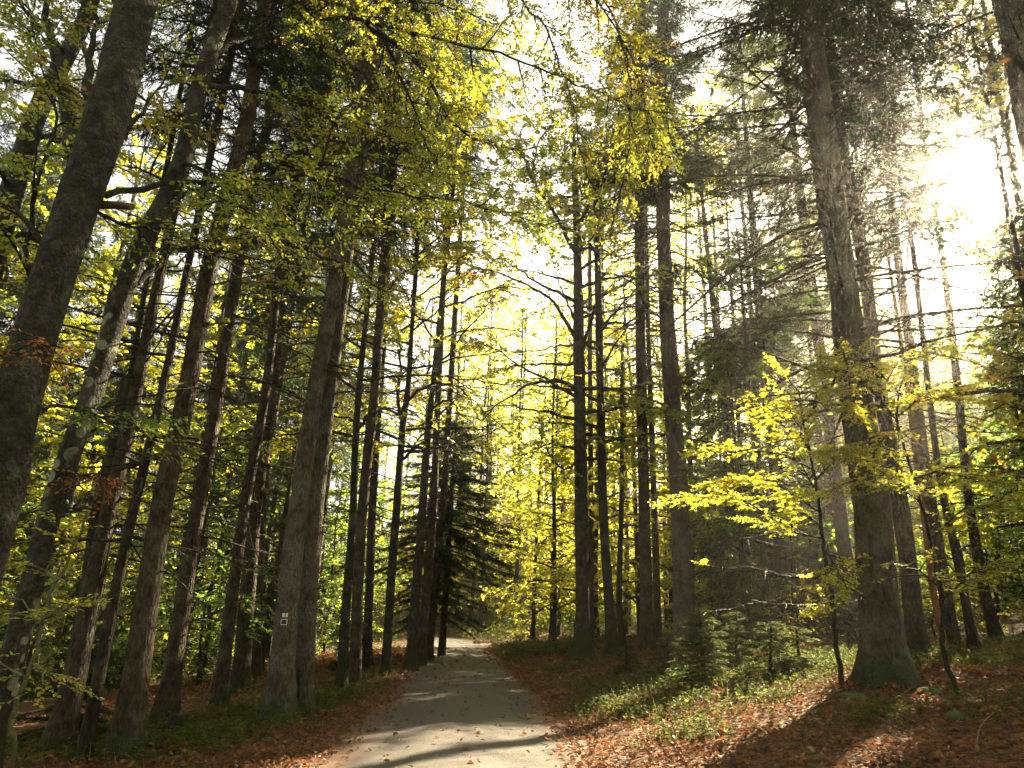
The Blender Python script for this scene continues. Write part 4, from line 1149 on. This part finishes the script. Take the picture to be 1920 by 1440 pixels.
m = (np.abs(dd) > 2.2) & (np.abs(xx) < .8 * yy + 3)
c = np.concatenate([c, np.stack([xx[m], yy[m]], 1), np.stack([R_.uniform(-26, 8, 7000), R_.uniform(40, 74, 7000)], 1)])
m = np.abs(c[:, 0] - road_c(c[:, 1])) > 1.55
c = c[m]; n = len(c)
b = np.stack([c[:, 0], c[:, 1], gh(c[:, 0], c[:, 1])], 1)
tall = R_.uniform(.05, .26, n) * np.where(b[:, 1] > 24, 1.7, 1) * np.where(b[:, 1] > 42, 1.6, 1)
tip = b + np.stack([R_.normal(0, .3, n) * tall, R_.normal(0, .3, n) * tall, tall], 1)
mb = MB(); sticks(mb, b, tip, .003, .0015, 0)
k = 9
t = R_.uniform(.25, 1, (n, k, 1)); pos = b[:, None] + (tip - b)[:, None] * t
ang = R_.uniform(0, 6.283, (n, k))
ax = np.stack([np.cos(ang), np.sin(ang), R_.normal(.1, .3, (n, k))], -1)
L = R_.uniform(.03, .075, (n, k)) * (np.where(b[:, 1] > 24, 1.8, 1) * np.where(b[:, 1] > 42, 1.8, 1))[:, None]
leaves(mb, pos.reshape(-1, 3), ax.reshape(-1, 3), (np.array([0, 0, 1.0]) + R_.normal(0, .4, (n, k, 3))).reshape(-1, 3), L.ravel(), L.ravel() * .5, 0, False)
# grass blades
n2 = 4500
i = R_.integers(0, n, n2); g0 = b[i] + np.stack([R_.normal(0, .2, n2), R_.normal(0, .2, n2), np.zeros(n2)], 1); g0[:, 2] = gh(g0[:, 0], g0[:, 1])
m = np.abs(g0[:, 0] - road_c(g0[:, 1])) > 1.5
g0 = g0[m]; n2 = len(g0)
ga = R_.normal(0, .45, (n2, 3)); ga[:, 2] = 1
L = R_.uniform(.1, .3, n2)
leaves(mb, g0, ga, R_.normal(0, 1, (n2, 3)), L, .012, 0, False)
tag(link('undergrowth', mb.mesh('undergrowth', ['herb'])), 'low green bilberry and grass in patches on the forest floor', 'undergrowth', None, 'stuff')

# ferns
def fern_mesh():
    mb = MB()
    for i in range(9):
        az = i * 2.4 + R_.normal(0, .2); L = R_.uniform(.4, .65)
        B = wander((0, 0, 0), (math.cos(az), math.sin(az), 1.3), L, 8, .03, .24)
        tube(mb, B, np.linspace(.005, .0015, 9), 4, 0, False)
        T = unit(np.gradient(B, axis=0)); sd = unit(np.cross(T, [0, 0, 1.0]))
        tt = np.linspace(1.2, 7.95, 26); a_ = tt.astype(int); q = B[a_] + (B[a_ + 1] - B[a_]) * (tt - a_)[:, None]
        for sgn in (-1, 1):
            LL = .13 * np.sin(np.clip(tt / 8 * 2.6 + .4, 0, 3.1)) + .015
            leaves(mb, q, sd[a_] * sgn + T[a_] * .35, np.cross(sd[a_], T[a_]) + R_.normal(0, .1, (26, 3)), LL, .022, 0, False, 0)
    return mb.mesh('fern', ['herb'])
FM = [fern_mesh(), fern_mesh()]
for k, (px, py, lab) in enumerate([(455, 1345, 'green fern at the left verge below the slender reddish spruce'), (485, 1360, 'green fern closest to the foot of the twin spruce'), (420, 1365, 'fern between the mossy rooted spruce and the verge'),
                                   (355, 1395, 'fern beside the mossy stump at lower left'), (120, 1425, 'fern at the very bottom left corner'), (605, 1335, 'fern just right of the twin spruce foot'), (1655, 1340, 'tiny fern in leaf litter below the huge spruce'),
                                   (1230, 1345, 'fern on the right bank above the road'), (1395, 1300, 'fern in front of the sunlit fir saplings')]):
    o = link('fern', FM[k % 2]); b = on_ground(px, py); o.location = b; o.rotation_euler = (0, 0, R_.uniform(0, 6)); s = R_.uniform(.7, 1.1) * (.55 if k >= 6 else 1); o.scale = (s, s, s)
    tag(o, lab, 'fern', 'ferns on the forest floor')

# mossy stump, stones, sticks
def lump(name, px, py, r, hz, mat, label, cat):
    b = on_ground(px, py); mb = MB()
    nu, nv = 14, 8; V = []
    ph = R_.uniform(0, 6, 5)
    for i in range(nv + 1):
        th = math.pi * i / nv
        for j in range(nu):
            a = 2 * math.pi * j / nu
            k = 1 + .16 * math.sin(2 * a + ph[0]) + .12 * math.sin(3 * a + th * 2 + ph[1]) + R_.normal(0, .03)
            V.append((r * k * math.sin(th) * math.cos(a), r * k * math.sin(th) * math.sin(a), hz * k * math.cos(th)))
    F = [[i * nu + j, i * nu + (j + 1) % nu, (i + 1) * nu + (j + 1) % nu, (i + 1) * nu + j] for i in range(nv) for j in range(nu)]
    mb.add(V, F, 0, True)
    o = link(name, mb.mesh(name, [mat])); o.location = b
    return tag(o, label, cat)
lump('mossy_stone', 1742, 1300, .16, .07, 'moss', 'flat mossy stone right of the huge spruce foot', 'stone')
lump('mossy_stone', 1795, 1345, .14, .07, 'moss', 'small mossy stone in leaf litter at lower right', 'stone')
lump('mossy_stone', 1600, 1308, .2, .06, 'moss', 'low mossy hump on the root left of the huge spruce', 'stone')
lump('mossy_stone', 1140, 1318, .3, .12, 'moss', 'moss covered hump on the right bank beside the road', 'stone')
b = on_ground(325, 1382)
root = tag(empty('tree_stump', b), 'rotten mossy tree stump before the mossy rooted spruce', 'stump')
P = np.array([[0, 0, -.2], [0, 0, .05], [.02, 0, .18], [.05, .02, .3]]); mb = MB()
trunk_mesh(mb, P, np.array([.17, .15, .12, .07]), .5, 14, .2, 0)
link('trunk', mb.mesh('trunk', ['bark_spruce']), root)
mb = MB(); tube(mb, [(.06, -.03, .25), (.1, -.02, .36), (.09, .0, .44)], [.05, .035, .012], 6); link('splinter', mb.mesh('splinter', ['cut_wood']), root)
for x0, y0, x1, y1, lab in [(1505, 1350, 1560, 1300, 'bare stick lying in the sun below the huge spruce'), (1830, 1420, 1865, 1345, 'curved bare twig near the lower right corner'), (1850, 1150, 1915, 1120, 'pale dead branch on the ground at the right edge'), (290, 1440, 350, 1425, 'dark stick at the bottom edge left of the road'), (1000, 1295, 1090, 1262, 'short stick on the bank below the stout beech'), (1690, 1310, 1740, 1280, 'root like stick beside the huge spruce foot')]:
    a = on_ground(x0, y0) + [0, 0, .04]; c2 = on_ground(x1, y1) + [0, 0, .05]; mid = (a + c2) / 2 + [R_.normal(0, .05), R_.normal(0, .05), .03]
    mb = MB(); tube(mb, resample(np.array([a, mid, c2]), .1), .007, 6)
    o = link('fallen_stick', mb.mesh('fallen_stick', ['cut_wood'], a)); o.location = a; tag(o, lab, 'stick')
# dead leaning branch stuck in the ground, dark, left of the twin spruce
a = on_ground(362, 1345); c2 = at_depth(400, 1270, a[1] + .3)
mb = MB(); tube(mb, resample(np.array([a - [0, 0, .1], (a + c2) / 2 + [.05, 0, 0], c2]), .1), [.025] + [.018] * 0 + list(np.linspace(.025, .01, len(resample(np.array([a, (a + c2) / 2, c2]), .1)) - 1)) if False else .018, 6)
o = link('dead_branch', mb.mesh('dead_branch', ['cut_wood'], a)); o.location = a; tag(o, 'dark dead branch propped up beside the mossy rooted spruce', 'branch')
# one leaf in the air
p = at_depth(1885, 115, 3.2)
mb = MB(); f = unit(CAM - p); sx = unit(np.cross(f, [0, 0, 1.0]))
leaves(mb, p[None] - sx[None] * .032, sx[None] + np.array([[0, 0, .1]]), f[None] + .5 * np.array([[0, 0, 1.0]]), .066, .036, 0, True, .1)
o = link('falling_leaf', mb.mesh('falling_leaf', ['leaf_orange'], p)); o.location = p; tag(o, 'single orange leaf falling before the pale trunk in the upper right corner', 'leaf')

# ------------------------------------------------------------------ far wood
# unseen leaf mass added behind and beside the camera to block sky light
mb = MB()
n = 26000
az = R_.uniform(.85, 2 * math.pi - .85, n); rr_ = R_.uniform(9, 34, n)
x = np.sin(az) * rr_; y = np.cos(az) * rr_ - 3
z = gh(x, y) + R_.random(n) * 24
cl = np.sin(x * .8 + 1.3 * np.sin(z * .5)) * np.sin(y * .7 + z * .35) + .5 * np.sin(z * .9 + x * .8)
p = np.stack([x, y, z], 1)
m = (cl > -.3) & keep_mask(p, .5) & (np.abs(x - road_c(y)) > 3) & ~((x > 0) & (y > 4))
p = p[m]; n = len(p)
leaves(mb, p, R_.normal(0, 1, (n, 3)), R_.normal(0, 1, (n, 3)) + [0, 0, .6], R_.uniform(.5, 1.0, n), R_.uniform(.35, .6, n), 0, False)
tag(link('light_block_foliage', mb.mesh('light_block_foliage', ['leaf_green'])), 'unseen mass of leaves added round the camera to block sky light', 'wood', None, 'stuff')
mb = MB()
n = 30000
az = R_.uniform(-.55, .95, n); rr_ = R_.uniform(78, 125, n)
x = np.sin(az) * rr_; y = np.cos(az) * rr_
zt = gh(x, y)
hmax = np.where(x < -14, 7, 19)
z = zt + R_.random(n) ** .8 * hmax
cl = np.sin(x * .55 + 1.3 * np.sin(z * .5)) * np.sin(y * .5 + z * .35) + .5 * np.sin(z * .9 + x * .8)
m = cl > -.15
p = np.stack([x, y, z], 1)[m]; n = len(p)
leaves(mb, p, R_.normal(0, 1, (n, 3)), R_.normal(0, 1, (n, 3)) + [0, 0, .8], R_.uniform(.45, 1.0, n), R_.uniform(.3, .6, n), 0, False)
k = 160
az = R_.uniform(-.55, .95, k); rr_ = R_.uniform(78, 120, k); x = np.sin(az) * rr_; y = np.cos(az) * rr_; z = gh(x, y)
p0 = np.stack([x, y, z - .3], 1); sticks(mb, p0, p0 + np.stack([R_.normal(0, .4, k), R_.normal(0, .4, k), R_.uniform(12, 24, k)], 1), R_.uniform(.1, .24, k), .04, 1)
tag(link('distant_wood', mb.mesh('distant_wood', ['leaf_green', 'bark_spruce'])), 'hazy green wood far behind the trees', 'wood', None, 'stuff')

# ------------------------------------------------------------------ air
HAZE = 0.0018  # thin haze added to stand in for lens glow round the sun
if HAZE > 0:
    m, nt, out = new_mat('haze')
    pv = N(nt, 'ShaderNodeVolumePrincipled')
    pv.inputs['Color'].default_value = (1, .96, .88, 1)
    pv.inputs['Density'].default_value = HAZE
    pv.inputs['Anisotropy'].default_value = .93
    nt.links.new(pv.outputs[0], out.inputs['Volume'])
    mb = MB(); a = 300
    v = [(x, y + 30, z) for x in (-a, a) for y in (-a, a) for z in (-26, 36)]
    mb.add(v, [[0, 1, 3, 2], [4, 6, 7, 5], [0, 4, 5, 1], [2, 3, 7, 6], [0, 2, 6, 4], [1, 5, 7, 3]])
    tag(link('haze', mb.mesh('haze', ['haze'])), 'thin haze added to imitate the lens glow round the sun', 'haze', None, 'stuff')
print('faces', sum(len(m.polygons) for m in bpy.data.meshes), 'objects', len(bpy.data.objects))
